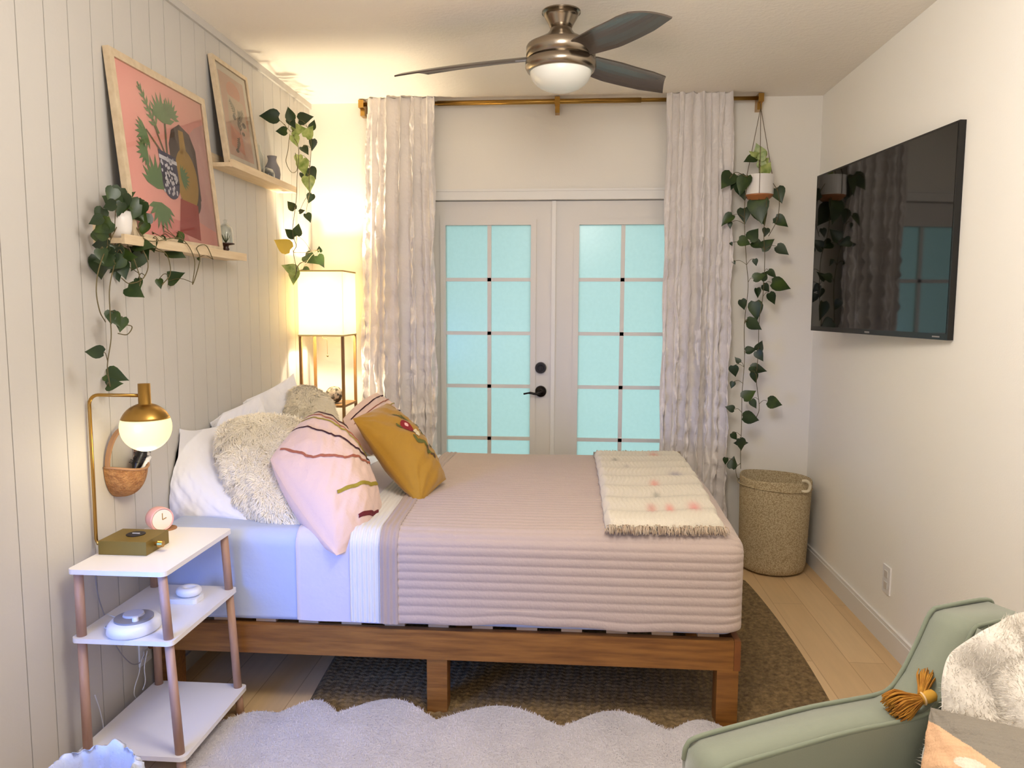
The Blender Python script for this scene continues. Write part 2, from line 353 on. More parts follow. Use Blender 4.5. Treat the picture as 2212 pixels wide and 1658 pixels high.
# ------------------------------------------------------------------ bed
YN = 2.469; BX0, BX1 = -1.445, .575; YFAR = 3.86
RZ0, RZ1 = .203, .305
bed = thing('bed_frame', 'low orange-brown pine bed frame carrying the pink quilted bed', 'bed', ((BX0+BX1)/2, (YN+YFAR)/2, 0))
bm = B(); box(bm, BX0, BX1-.022, YN, YN+.03, RZ0, RZ1); obj('side_rail', bm, M_oak, bed, bevel=.003)
bm = B(); box(bm, BX0, BX1-.022, YFAR-.03, YFAR, RZ0, RZ1); obj('side_rail', bm, M_oak, bed, bevel=.003)
bm = B(); box(bm, BX1-.021, BX1, YN, YFAR, RZ0, RZ1); obj('foot_rail', bm, M_oakd, bed, bevel=.002)
bm = B(); box(bm, BX0-.021, BX0-.001, YN, YFAR, RZ0, RZ1); obj('head_rail', bm, M_oakd, bed, bevel=.002)
for (lx, ly) in ((BX1-.075, YN), (-.475, YN+.008), (BX0, YN+.02), (BX1-.075, YFAR-.075), (-.475, YFAR-.08), (BX0, YFAR-.08), (BX1-.075, 3.14), (-.475, 3.14), (BX0, 3.14)):
    bm = B(); box(bm, lx, lx+.07, ly, ly+.07, 0, RZ0-.0005); obj('leg', bm, M_oak, bed, bevel=.004)
for k in range(13):
    x = BX0+.06+k*.152
    bm = B(); box(bm, x, x+.07, YN+.03, YFAR-.03, RZ1-.003, RZ1+.016); obj('slat', bm, M_slat, bed, bevel=.002)
bm = B(); box(bm, BX0, BX1-.03, 3.14+.07, 3.14+.11, RZ0, RZ1-.004); obj('centre_beam', bm, M_oak, bed)

def slab(name, x0, x1, y0, y1, z0, z1, r, mt, n_u, rib=None, parent=None, base=None, endcap=True, seed=1, crown=.02, hemamp=0, nper=400, round_ends=(True, True), hem_z=None, closed=True):
    """soft mattress-shaped body: rounded profile swept along x, rounded at its ends"""
    us = list(np.linspace(x0, x1, n_u))
    if round_ends[1]: us = sorted(set(us+list(x1-r+r*np.sin(np.linspace(0, PI/2, 9)))))
    if round_ends[0]: us = sorted(set(us+list(x0+r-r*np.sin(np.linspace(0, PI/2, 9)))))
    # profile near-bottom -> up -> over -> far-bottom
    segs = [((y0, z0), (y0, z1-r))]; L1 = z1-r-z0; La = PI/2*r; Lt = (y1-y0-2*r); tot = 2*L1+2*La+Lt
    s = np.linspace(0, tot, nper); prof = []; nor = []
    for q in s:
        if q < L1: prof.append((y0, z0+q)); nor.append((-1, 0))
        elif q < L1+La: a = (q-L1)/r; prof.append((y0+r-r*math.cos(a), z1-r+r*math.sin(a))); nor.append((-math.cos(a), math.sin(a)))
        elif q < L1+La+Lt: prof.append((y0+r+q-L1-La, z1)); nor.append((0, 1))
        elif q < L1+2*La+Lt: a = (q-L1-La-Lt)/r; prof.append((y1-r+r*math.sin(a), z1-r+r*math.cos(a))); nor.append((math.sin(a), math.cos(a)))
        else: prof.append((y1, z1-r-(q-L1-2*La-Lt))); nor.append((1, 0))
    prof = np.array(prof); nor = np.array(nor); V = []; F_ = []
    us = np.array(us)
    for x in us:
        d = 0
        if round_ends[1] and x > x1-r: t = min(1, (x-x1+r)/r); d = r-r*math.sqrt(max(0, 1-t*t))
        if round_ends[0] and x < x0+r: t = min(1, (x0+r-x)/r); d = max(d, r-r*math.sqrt(max(0, 1-t*t)))
        P = prof-nor*d*.8
        P = np.concatenate([np.full((len(P), 1), x), P], 1)
        ty = (P[:, 1]-y0)/(y1-y0); top = nor[:, 1].clip(0, 1)
        P[:, 2] += crown*np.sin(PI*ty.clip(0, 1))*top
        nn = vnoise(P, seed, 5)*.0035+vnoise(P, seed+3, 14)*.0014
        off = nn+(rib(P[:, 0], s, nor) if rib is not None else 0)
        P[:, 1] += nor[:, 0]*off; P[:, 2] += nor[:, 1]*off
        low = (s < .05) | (s > tot-.05)
        if hemamp: P[:, 2] += np.where(low, hemamp*math.sin(x*9+seed)+hemamp*.6*math.sin(x*23), 0)
        V.append(P)
    n = len(us); Vv = np.concatenate(V); F_ = grid_faces(n, nper)
    F_ += [tuple(range(nper))[::-1], tuple(range((n-1)*nper, n*nper))]
    if closed: F_ += [(i*nper, i*nper+nper-1, (i+1)*nper+nper-1, (i+1)*nper) for i in range(n-1)]
    return pyobj(name, Vv, F_, mt, parent, base)
MZ = .652
bc = ((BX0+BX1)/2, 3.16, .33)
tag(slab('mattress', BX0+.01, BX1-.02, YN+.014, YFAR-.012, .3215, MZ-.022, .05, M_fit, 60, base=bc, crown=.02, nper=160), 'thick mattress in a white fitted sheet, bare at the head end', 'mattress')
tag(slab('flat_sheet', -.925, -.60, YN+.006, YFAR-.004, .325, MZ-.012, .055, M_sheet2, 20, base=bc, crown=.024, seed=5, hemamp=.003, nper=160, round_ends=(False, False), closed=False), 'smooth white sheet turned down beneath the ribbed white coverlet', 'sheet')
ribw = lambda x, s, n: .0016*np.sign(np.sin(x*2*PI/.0165))
tag(slab('white_coverlet', -.735, -.56, YN+.001, YFAR, .327, MZ-.006, .058, M_band, 90, rib=ribw, base=bc, crown=.025, seed=6, hemamp=.002, nper=120, round_ends=(False, False), closed=False), 'white ribbed coverlet edge showing beside the pink quilt', 'coverlet')
ribq = lambda x, s, n: .0042*np.abs(np.sin(s*PI/.0295))**.7-.002
quilt = thing('quilt', 'pale pink channel-stitched quilt covering the foot half of the bed', 'quilt', bc)
slab('quilted_cover', -.575, BX1+.006, YN-.012, YFAR+.012, .335, MZ+.001, .065, M_quilt, 70, rib=ribq, parent=quilt, crown=.028, seed=9, hemamp=.004, nper=620, round_ends=(False, True), closed=False)
ribc = lambda x, s, n: .0018*np.sin(x*2*PI/.02)
c_ = slab('folded_cuff', -.628, -.568, YN-.016, YFAR+.016, .333, MZ+.004, .067, M_quiltd, 24, rib=ribc, parent=quilt, crown=.028, seed=9, hemamp=.003, nper=140, round_ends=(False, False), closed=False)
c_['label'] = 'taupe folded cuff of the quilt'

# ------------------------------------------------------------------ pillows
def pillow(name, c, thick, mt, label, group=None, wrink=.006, seed=1, stripes=None, pinch=.12, n=56, dye=None, parent=None, grow=1.06, wsc=9, rnd=0, ex=.5):
    """c: corners A,B,C,D around (A->B near edge). front face normal = (B-A)x(D-A)"""
    A, Bc, Cc, D = [np.array(p, float) for p in c]
    ctr = (A+Bc+Cc+D)/4; A, Bc, Cc, D = [ctr+(p-ctr)*grow for p in (A, Bc, Cc, D)]
    base = (A+Bc+Cc+D)/4
    nrm = np.cross(Bc-A, D-A); nrm /= np.linalg.norm(nrm)
    uu, vv = np.meshgrid(np.linspace(-1, 1, n), np.linspace(-1, 1, n), indexing='ij'); u = uu.ravel(); v = vv.ravel()
    pu = u*(1-pinch*(1-v*v)*np.abs(u)**2*.6); pv = v*(1-pinch*(1-u*u)*np.abs(v)**2*.6)
    if rnd: pu, pv = pu*np.sqrt(1-rnd*pv*pv/2), pv*np.sqrt(1-rnd*pu*pu/2)
    a, b = (pu+1)/2, (pv+1)/2
    P = (A[None]*((1-a)*(1-b))[:, None]+Bc[None]*(a*(1-b))[:, None]+Cc[None]*(a*b)[:, None]+D[None]*((1-a)*b)[:, None])
    h = ((1-u**2)*(1-v**2)).clip(0)**ex*(1-.10*(u*u+v*v))*thick
    edge = ((1-u**2)*(1-v**2)).clip(0)**.3
    # radiating creases from corners and general wrinkles
    wr = vnoise(np.stack([u*3, v*3, u*v], 1), seed, wsc/5)*wrink*1.2+vnoise(np.stack([u*6, v*2, u-v], 1), seed+9, wsc/4)*wrink*.7
    cr = 0
    for su in (-1, 1):
        for sv in (-1, 1):
            ang = np.arctan2(1-sv*v, 1-su*u+1e-6); rad = np.hypot(1-sv*v, 1-su*u); cr = cr+np.sin(ang*14+seed)*np.exp(-rad*2.2)*wrink*1.0
    front = P+nrm[None]*(h+(wr+cr)*edge)[:, None]; back = P-nrm[None]*(h*.8+wr*edge*.4)[:, None]
    front[:, 0] = np.maximum(front[:, 0], XL+.006); back[:, 0] = np.maximum(back[:, 0], XL+.003)
    V = np.concatenate([front, back]); F_ = grid_faces(n, n)+[t[::-1] for t in grid_faces(n, n, off=n*n)]
    ring = [i*n for i in range(n)]+[(n-1)*n+j for j in range(1, n)]+[i*n+n-1 for i in range(n-2, -1, -1)]+[j for j in range(n-2, 0, -1)]
    R2 = [i+n*n for i in ring]
    for k in range(len(ring)): k2 = (k+1) % len(ring); F_.append((ring[k], R2[k], R2[k2], ring[k2]))
    dy = None
    if dye is not None: dy = np.concatenate([dye(u, v, True), dye(u, v, False)])
    o = pyobj(name, V, F_, mt, parent, base if parent is None else None, dye=dy)
    if parent is None: tag(o, label, 'pillow', group)
    def S(a_, b_, k=1.0):   # surface point on the front
        i = min(n-1, max(0, (a_+1)/2*(n-1))); j = min(n-1, max(0, (b_+1)/2*(n-1))); i0, j0 = int(i), int(j); i1, j1 = min(n-1, i0+1), min(n-1, j0+1); fi, fj = i-i0, j-j0
        g = lambda p, q: front[p*n+q]
        return g(i0, j0)*(1-fi)*(1-fj)+g(i1, j0)*fi*(1-fj)+g(i0, j1)*(1-fi)*fj+g(i1, j1)*fi*fj+nrm*.0015*k
    return o, front.reshape(n, n, 3), back.reshape(n, n, 3), nrm, S
def fur(name, surfs, mt, parent, count, L, wd, droop=.4, seed=3, thr=0):
    r = np.random.default_rng(seed); V = []; F_ = []
    for G, nsign, nr in surfs:
        n = G.shape[0]
        du = np.gradient(G, axis=0); dv = np.gradient(G, axis=1); N = np.cross(du, dv); N /= (np.linalg.norm(N, axis=2, keepdims=True)+1e-9)
        if (N.reshape(-1, 3)@nr).mean()*nsign < 0: N = -N
        i = r.integers(1, n-1, count); j = r.integers(1, n-1, count); jit = r.uniform(-.5, .5, (count, 2))
        p = G[i, j]+du[i, j]*jit[:, :1]+dv[i, j]*jit[:, 1:]; nn = N[i, j]
        t = r.normal(size=(count, 3)); t -= nn*np.sum(t*nn, 1, keepdims=True); t /= np.linalg.norm(t, axis=1, keepdims=True)
        Lr = L*r.uniform(.6, 1.2, (count, 1)); lean = vnoise(p, seed, 12)[:, None]*t*.2+t*.5+np.array([0, 0, -droop])
        g0 = np.stack([vnoise(p, seed+1, 14), vnoise(p, seed+2, 14), vnoise(p, seed+3, 14)-.8], 1)+r.normal(size=(count, 3))*.35; g0 -= nn*np.sum(g0*nn, 1, keepdims=True); g0 /= np.linalg.norm(g0, axis=1, keepdims=True)+1e-9
        d1 = nn*.55+g0*.85; d2 = nn*.12+g0*1.0+np.array([0, 0, -.15])
        side = np.cross(d1, nn); side /= np.linalg.norm(side, axis=1, keepdims=True)+1e-9
        a = p-side*wd-nn*.004; b = p+side*wd-nn*.004; c = p+d1*Lr*.5+side*wd*.7; d = p+d1*Lr*.5-side*wd*.7; e = p+d1*Lr*.5+d2*Lr*.5
        o = len(V)*5 if False else sum(len(x) for x in V)
        V.append(np.stack([a, b, c, d, e], 1).reshape(-1, 3)); q = np.arange(count)*5+o
        F_ += [(k, k+1, k+2, k+3) for k in q.tolist()]+[(k+3, k+2, k+4) for k in q.tolist()]
    return pyobj(name, np.concatenate(V), F_, mt, parent)
def X(px, py, y): return at(px, py, 1, y)
def ribbon(name, S_, pts, wd, mt, parent, lift=1.6, sub=14):
    wd *= 1.3
    """narrow flat braid sewn on a pillow, pts in pillow coordinates"""
    path = []
    for (a, b), (c, d) in zip(pts, pts[1:]):
        for k in range(sub): t = k/sub; path.append((a+(c-a)*t, b+(d-b)*t))
    path.append(pts[-1]); V = []
    for i, (a, b) in enumerate(path):
        a2, b2 = path[min(i+1, len(path)-1)]; a1, b1 = path[max(i-1, 0)]; tx, ty = a2-a1, b2-b1; l = math.hypot(tx, ty); nx, ny = -ty/l*wd, tx/l*wd
        p0, p1, pm = S_(a+nx, b+ny, lift), S_(a-nx, b-ny, lift), S_(a, b, lift+2.5)
        V += [p0, pm, p1]
    F_ = []
    for i in range(len(path)-1): q = i*3; F_ += [(q, q+1, q+4, q+3), (q+1, q+2, q+5, q+4)]
    return pyobj(name, V, F_, mt, parent)

WP = 'white sleeping pillows against the left wall'
pillow('white_pillow', [X(372, 1122, 2.66), X(528, 1118, 2.60), X(470, 925, 3.0), X(340, 930, 2.75)], .06, M_sheet, 'white pillow nearest the small side table', group=WP, wrink=.006, seed=2)
pillow('white_pillow', [X(470, 1060, 3.02), X(640, 1060, 3.0), X(560, 858, 3.28), X(420, 915, 3.0)], .06, M_sheet, 'crumpled white pillow rising behind the near fluffy cushion', group=WP, wrink=.012, seed=4)
pillow('white_pillow', [X(520, 1000, 3.35), X(700, 1000, 3.35), X(632, 812, 3.62), X(520, 872, 3.32)], .05, M_sheet, 'white pillow with a pointed corner below the floor lamp', group=WP, wrink=.012, seed=6)
def furry(c, thick, label, seed):
    t = thing('fluffy_cushion', label, 'cushion', tuple(np.mean([np.array(q) for q in c], 0)), 'cream fluffy cushions on the bed')
    o, G, Bk, nr, S_ = pillow('cushion_body', c, thick, M_fur, None, parent=t, wrink=.010, seed=seed, pinch=.0, rnd=.62, grow=1.12, ex=.48)
    fur('pile', [(G, 1, nr), (Bk, -1, -nr)], M_fur, t, 20000, .030, .0016, seed=seed, droop=.5)
furry([X(520, 1110, 2.70), X(660, 1140, 2.55), X(665, 900, 3.02), X(470, 915, 2.86)], .10, 'cream fluffy cushion in front, beside the near striped cushion', 11)
furry([X(620, 990, 3.36), X(746, 985, 3.3), X(710, 850, 3.52), X(630, 838, 3.55)], .085, 'cream fluffy cushion at the back under the floor lamp', 12)
M_pinkc = mat('blush_linen', (228, 196, 182), .88, bump=.2, bscale=80, sheen=.2)
brd = {'plum': mat('plum_braid', (66, 26, 34), .85, bump=.5, bscale=300), 'rust': mat('rust_braid', (176, 104, 78), .85, bump=.5, bscale=300), 'olive': mat('olive_braid', (168, 148, 50), .85, bump=.5, bscale=300), 'wine': mat('wine_braid', (112, 28, 36), .85, bump=.5, bscale=300)}
def striped(c, thick, label, seed, lines):
    t = thing('striped_cushion', label, 'cushion', tuple(np.mean([np.array(q) for q in c], 0)), 'striped blush cushions on the bed')
    o, G, Bk, nr, S_ = pillow('cushion_body', c, thick, M_pinkc, None, parent=t, wrink=.008, seed=seed, pinch=.03, grow=1.08, ex=.5, rnd=.42)
    for pts, wd, kk in lines: ribbon('braid_stripe', S_, pts, wd, brd[kk], t)
striped([X(578, 992, 2.66), X(728, 1205, 2.425), X(832, 1108, 2.76), X(692, 884, 3.12)], .17, 'large blush cushion with plum, rust and olive braid stripes, nearest the camera', 21,
        [([(-.93, -.80), (-.3, -.62), (.1, -.2), (.35, .5), (.40, .95)][0:5], .014, 'rust'), ([(-.96, -.30), (-.35, -.12), (.1, .25), (.36, .75)], .013, 'plum'),
         ([(-.96, .05), (-.4, .2), (.05, .5), (.3, .9)], .012, 'olive'), ([(-.97, .22), (-.4, .36), (.0, .62), (.22, .93)], .012, 'rust'),
         ([(-.96, .58), (-.5, .66), (-.1, .86)], .013, 'plum'), ([(.36, -.62), (.50, -.2), (.62, .35), (.68, .82)], .017, 'olive'), ([(.80, -.35), (.88, .1), (.93, .5)], .016, 'wine')])
striped([X(738, 905, 3.22), X(800, 985, 3.15), X(895, 940, 3.50), X(812, 845, 3.62)], .075, 'blush striped cushion at the back beside the curtain', 22,
        [([(-.7, -.9), (-.68, .0), (-.72, .9)], .02, 'plum'), ([(-.45, -.9), (-.42, 0), (-.46, .9)], .014, 'rust'), ([(-.2, -.9), (-.18, 0), (-.2, .9)], .014, 'olive'), ([(.1, -.9), (.12, 0), (.1, .9)], .02, 'plum'), ([(.5, -.9), (.5, .9)], .014, 'rust')])
# mustard cushion
M_mv = mat('mustard_velvet', (170, 124, 20), .75, sheen=.25, bump=.15, bscale=60)
mc = [X(768, 908, 2.98), X(905, 1085, 2.80), X(958, 1030, 3.0), X(838, 876, 3.25)]
mt_ = thing('mustard_cushion', 'mustard yellow cushion embroidered with flowers, leaning on the striped cushions', 'cushion', tuple(np.mean([np.array(q) for q in mc], 0)))
_, G, Bk, nr, S_ = pillow('cushion_body', mc, .10, M_mv, None, parent=mt_, wrink=.010, seed=31, pinch=.10, grow=1.10, ex=.5, rnd=.12)
def petal_patch(S_, u, v, ru, rv, ang=0, n=14, k=2.0):
    V = [S_(u, v, k+1.5)]+[S_(u+(ru*math.cos(t)*math.cos(ang)-rv*math.sin(t)*math.sin(ang)), v+(ru*math.cos(t)*math.sin(ang)+rv*math.sin(t)*math.cos(ang)), k) for t in [2*PI*i/n for i in range(n)]]
    return V, [(0, 1+i, 1+(i+1) % n) for i in range(n)]
def patches(name, S_, lst, mt, parent):
    V = []; F_ = []
    for a in lst:
        a = (a[0], a[1]-.05, a[2]*1.45, a[3]*1.45)+tuple(a[4:])
        v, f = petal_patch(S_, *a); o = len(V); V += v; F_ += [tuple(o+i for i in q) for q in f]
    return pyobj(name, V, F_, mt, parent)
patches('red_flower', S_, [(-.18, -.02, .11, .12)], mat('red_thread', (148, 28, 30), .8, bump=.6, bscale=300), mt_)
patches('flower_centre', S_, [(-.21, 0, .035, .04, 0, 10, 4)], mat('pink_thread', (232, 176, 166), .8), mt_)
patches('white_blossoms', S_, [(.03+.05*math.cos(a), .02+.05*math.sin(a)+.05*k, .022, .022, 0, 8, 3) for k in (0, 1, 2) for a in (0, 1.3, 2.6, 3.9, 5.2)], mat('ivory_thread', (224, 208, 170), .8), mt_)
patches('embroidered_leaves', S_, [(-.5, .05, .07, .03, .8), (-.42, .12, .07, .03, 2), (-.36, .32, .08, .03, .3), (-.1, .45, .08, .03, 1), (.05, .5, .07, .03, 2.2), (.12, -.12, .07, .03, .4), (.2, .0, .08, .03, 1.2), (.3, .12, .08, .035, .4), (.42, .16, .07, .03, 1.6), (.5, .3, .08, .03, .6), (.34, .55, .06, .03, 1), (.55, .42, .05, .03, 2), (-.28, -.22, .06, .025, .5)], mat('olive_thread', (96, 96, 40), .85), mt_)
patches('dark_blossoms', S_, [(.38, .2, .035, .03), (.48, .28, .03, .03), (.55, .36, .035, .03), (.0, .72, .05, .035), (.12, .78, .03, .03), (-.05, -.03, .03, .025)], mat('plum_thread', (86, 34, 44), .85), mt_)

# ------------------------------------------------------------------ folded throw on the bed
def throw_blanket():
    zt = MZ+.008
    A, Bc, Cc, D = [at(px, py, 2, z) for px, py, z in ((1308, 1142, zt+.01), (1568, 1152, zt+.0), (1470, 980, zt+.02), (1284, 978, zt+.02))]
    A, Bc, Cc, D = map(np.array, (A, Bc, Cc, D)); Cc[1] = min(Cc[1], YFAR-.03); D[1] = min(D[1], YFAR-.03)
    base = tuple((A+Bc+Cc+D)/4)
    t = thing('throw_blanket', 'folded cream throw with puckered bands, pink and grey flecks and fringe on the pink quilt', 'blanket', base)
    n, m_ = 70, 190
    u, v = [q.ravel() for q in np.meshgrid(np.linspace(0, 1, n), np.linspace(0, 1, m_), indexing='ij')]
    P = A*((1-u)*(1-v))[:, None]+Bc*(u*(1-v))[:, None]+Cc*(u*v)[:, None]+D*((1-u)*v)[:, None]
    band = np.abs(np.sin(v*PI*8+.4*np.sin(u*5)))**.45; edge = (np.minimum(u, 1-u)*22).clip(0, 1)**.5; edgev = (np.minimum(v, 1-v)*40).clip(0, 1)**.5
    ty = (P[:, 1]-YN)/(YFAR-YN); zq = MZ+.003+.028*np.sin(PI*ty.clip(0, 1))
    zq -= np.maximum(0, P[:, 0]-(BX1-.06))**2*8
    top = P.copy(); top[:, 2] = zq+.006+(.020+.013*band)*edge*(.4+.6*edgev)+.0022*np.sin(u*150+3*np.sin(v*40))*band*edge
    top[:, 0] += .004*np.sin(v*PI*16)*(u > .9)+.004*np.sin(v*PI*16)*(u < .1)
    bot = P.copy(); bot[:, 2] = zq+.0035
    V = np.concatenate([top, bot]); F_ = grid_faces(n, m_)+[q[::-1] for q in grid_faces(n, m_, off=n*m_)]
    ring = [i*m_ for i in range(n)]+[(n-1)*m_+j for j in range(1, m_)]+[i*m_+m_-1 for i in range(n-2, -1, -1)]+[j for j in range(m_-2, 0, -1)]
    for k in range(len(ring)): k2 = (k+1) % len(ring); F_.append((ring[k], ring[k]+n*m_, ring[k2]+n*m_, ring[k2]))
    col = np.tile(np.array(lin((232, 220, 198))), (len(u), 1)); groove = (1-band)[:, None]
    col = col*(1-.25*groove)  # crease shade between the bands put into the colour
    for (cu, cv, ru, rv, c) in ((.58, .125, .035, .03, (224, 132, 116)), (.80, .14, .05, .035, (226, 138, 128)), (.42, .125, .04, .03, (206, 140, 122)), (.50, .25, .03, .02, (150, 146, 130)), (.52, .375, .04, .03, (222, 140, 118)), (.77, .5, .06, .03, (128, 118, 136)), (.2, .75, .03, .02, (150, 140, 120)), (.66, .875, .05, .04, (222, 140, 112)), (.68, .97, .05, .03, (214, 140, 130)), (.3, .62, .03, .02, (190, 176, 160)), (.9, .62, .03, .02, (190, 184, 150))):
        wgt = np.exp(-(((u-cu)/ru)**2+((v-cv)/rv)**2))[:, None]*.8; col = col*(1-wgt)+np.array(lin(c))*wgt
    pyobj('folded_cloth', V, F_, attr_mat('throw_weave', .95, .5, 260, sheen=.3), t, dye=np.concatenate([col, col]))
    r = random.Random(4)
    for end, nm in ((0, 1), (1, 1)):
        bm = B()
        for k in range(240):
            q = k/239; a = (A*(1-q)+Bc*q) if end == 0 else (D*(1-q)+Cc*q)
            ty = (a[1]-YN)/(YFAR-YN); z0 = MZ+.012+.026*math.sin(PI*max(0, min(1, ty))); s = -1 if end == 0 else 1
            zz = z0+r.uniform(0, .02); l = r.uniform(.012, .030); dx = r.uniform(-.012, .012)
            pts = [(a[0], a[1]-s*.004, zz), (a[0]+dx*.5, a[1]+s*l*.5, zz+.004), (a[0]+dx, a[1]+s*l, max(z0-.006-(.002 if end == 0 else 0), zz-.016) if end == 1 else z0-.008+r.uniform(0, .008))]
            tube(bm, pts, [.0016, .0018, .0012], 4)
        obj('fringe', bm, mat('fringe_yarn', (206, 186, 160), .9, col2=(176, 150, 126), nscale=40), t, smooth=True)
throw_blanket()

# ------------------------------------------------------------------ rugs
def jute():
    x0, x1, y0, y1 = -.93, .955, 2.22, 4.02; nx, ny = 330, 430
    xs, ys = [q.ravel() for q in np.meshgrid(np.linspace(x0, x1, nx), np.linspace(y0, y1, ny), indexing='ij')]
    cx, cy = (x0+x1)/2, (y0+y1)/2; per = .026
    wob = .003*np.sin(xs*23)+.0035*np.sin(xs*105+np.sin(ys*7)*2)+.002*np.sin(xs*190+ys*30)
    row = (ys+wob)/per; k = np.floor(row); fr = row-k
    br = np.sin(xs*2*PI/.030+np.sin(k*12.9)*2.0)
    z = .004+.010*np.sqrt(np.clip(np.sin(fr*PI), 0, 1))*(.78+.22*br)+.0012*vnoise(np.stack([xs, ys, xs*0], 1), 4, 160)
    # bowed sides and rounded corners
    a, b = (xs-cx)/((x1-x0)/2), (ys-cy)/((y1-y0)/2)
    X_ = cx+(xs-cx)*(1-.05*b*b-.08*np.clip(np.abs(b)-.85, 0, 1)/.15*np.abs(a)**6); Y_ = cy+(ys-cy)*(1-.08*np.clip(np.abs(a)-.85, 0, 1)/.15*np.abs(b)**6)
    ed = np.minimum(1, np.minimum(1-np.abs(a), 1-np.abs(b))*60); z = .0008+z*ed
    V = np.stack([X_, Y_, z], 1); o = pyobj('jute_rug', V, grid_faces(nx, ny), M_jute, base=(cx, cy, 0))
    tag(o, 'brown braided jute rug lying under the bed', 'rug')
jute()
def scallop_rug():
    vx = [-1.14, -.965, -.765, -.428, -.01, .335, .575]; ytop = [2.31, 2.385, 2.405, 2.385, 2.375, 2.38, 2.35]; pk = [.035, .075, .10, .10, .105, .085]
    pk = [.035, .08, .11, .11, .11, .09]
    poly = []
    for i in range(6):
        for k in range(14):
            t = k/14; poly.append((vx[i]+(vx[i+1]-vx[i])*t, ytop[i]*(1-t)+ytop[i+1]*t+pk[i]*math.sin(PI*t)**1.15))
    ys = np.linspace(2.35, 1.25, 4)
    for i in range(3):
        for k in range(12): t = k/12; poly.append((.575+.09*math.sin(PI*t)**.8, ys[i]*(1-t)+ys[i+1]*t))
    xs = np.linspace(.575, -1.14, 6)
    for i in range(5):
        for k in range(12): t = k/12; poly.append((xs[i]*(1-t)+xs[i+1]*t, 1.25-.08*math.sin(PI*t)**.8))
    ys = np.linspace(1.25, 2.31, 4)
    for i in range(3):
        for k in range(12): t = k/12; poly.append((-1.14+.15*(1-(ys[i]*(1-t)+ys[i+1]*t-1.25)/1.09)-.05*math.sin(PI*t)**.8, ys[i]*(1-t)+ys[i+1]*t))
    t_ = thing('scalloped_rug', 'white fluffy rug with scalloped edges in front of the bed', 'rug', (-.28, 1.85, 0))
    bm = B(); prism(bm, poly, .0165, .040); bmesh.ops.recalc_face_normals(bm, faces=bm.faces); obj('rug_base', bm, M_fur2, t_, bevel=.008, seg=3)
    # pile
    P = np.array(poly); r = np.random.default_rng(5); n = 90000
    q = np.stack([r.uniform(-1.2, .68, n), r.uniform(1.3, 2.56, n)], 1); ins = np.zeros(n, bool); j = len(P)-1
    for i in range(len(P)):
        c = ((P[i, 1] > q[:, 1]) != (P[j, 1] > q[:, 1])) & (q[:, 0] < (P[j, 0]-P[i, 0])*(q[:, 1]-P[i, 1])/(P[j, 1]-P[i, 1]+1e-12)+P[i, 0]); ins ^= c; j = i
    q = q[ins]; n = len(q); dirn = np.stack([vnoise(np.c_[q*6, q[:, 0]], 3, 1.6), vnoise(np.c_[q*6, q[:, 1]], 8, 1.6)], 1)*1.1+r.normal(size=(n, 2))*.5
    L = .010; sd = np.stack([-dirn[:, 1], dirn[:, 0]], 1); sd /= np.linalg.norm(sd, axis=1, keepdims=True)+1e-9; w = .0013
    a = np.c_[q-sd*w, np.full(n, .038)]; b = np.c_[q+sd*w, np.full(n, .038)]; c = np.c_[q+dirn*L*.6, .038+L*r.uniform(.35, .8, n)]
    V = np.stack([a, b, c], 1).reshape(-1, 3); pyobj('pile', V, [(3*k, 3*k+1, 3*k+2) for k in range(n)], mat('white_wool_pile', (212, 204, 206), .95, sheen=.1), t_)
scallop_rug()

# ------------------------------------------------------------------ curtains and rod
YC = YB-.075
rz = at(1200, 219, 1, YC).z
rx0, rx1 = at(781, 225, 1, YC).x, at(1643, 215, 1, YC).x
rod = thing('curtain_rod', 'brass curtain rod above the french doors', 'curtain rod', ((rx0+rx1)/2, YC, rz))
bm = B(); cyl(bm, (rx0, YC, rz), (rx1, YC, rz), .0105, n=16); obj('rod_tube', bm, M_brass, rod, smooth=True)
xx = at(1385, 215, 1, YC).x
bm = B(); cyl(bm, (at(945, 215, 1, YC).x, YC, rz), (xx, YC, rz), .0135, n=16); obj('rod_sleeve', bm, M_brass, rod, smooth=True)
for bx in (rx0, at(1204, 219, 1, YC).x, rx1):
    bm = B(); box(bm, bx-.014, bx+.014, YC-.017, YC+.017, rz-.02, rz+.022); box(bm, bx-.012, bx+.012, YC+.017, YB-.001, rz-.055, rz+.024); obj('bracket', bm, M_brass, rod, bevel=.003)
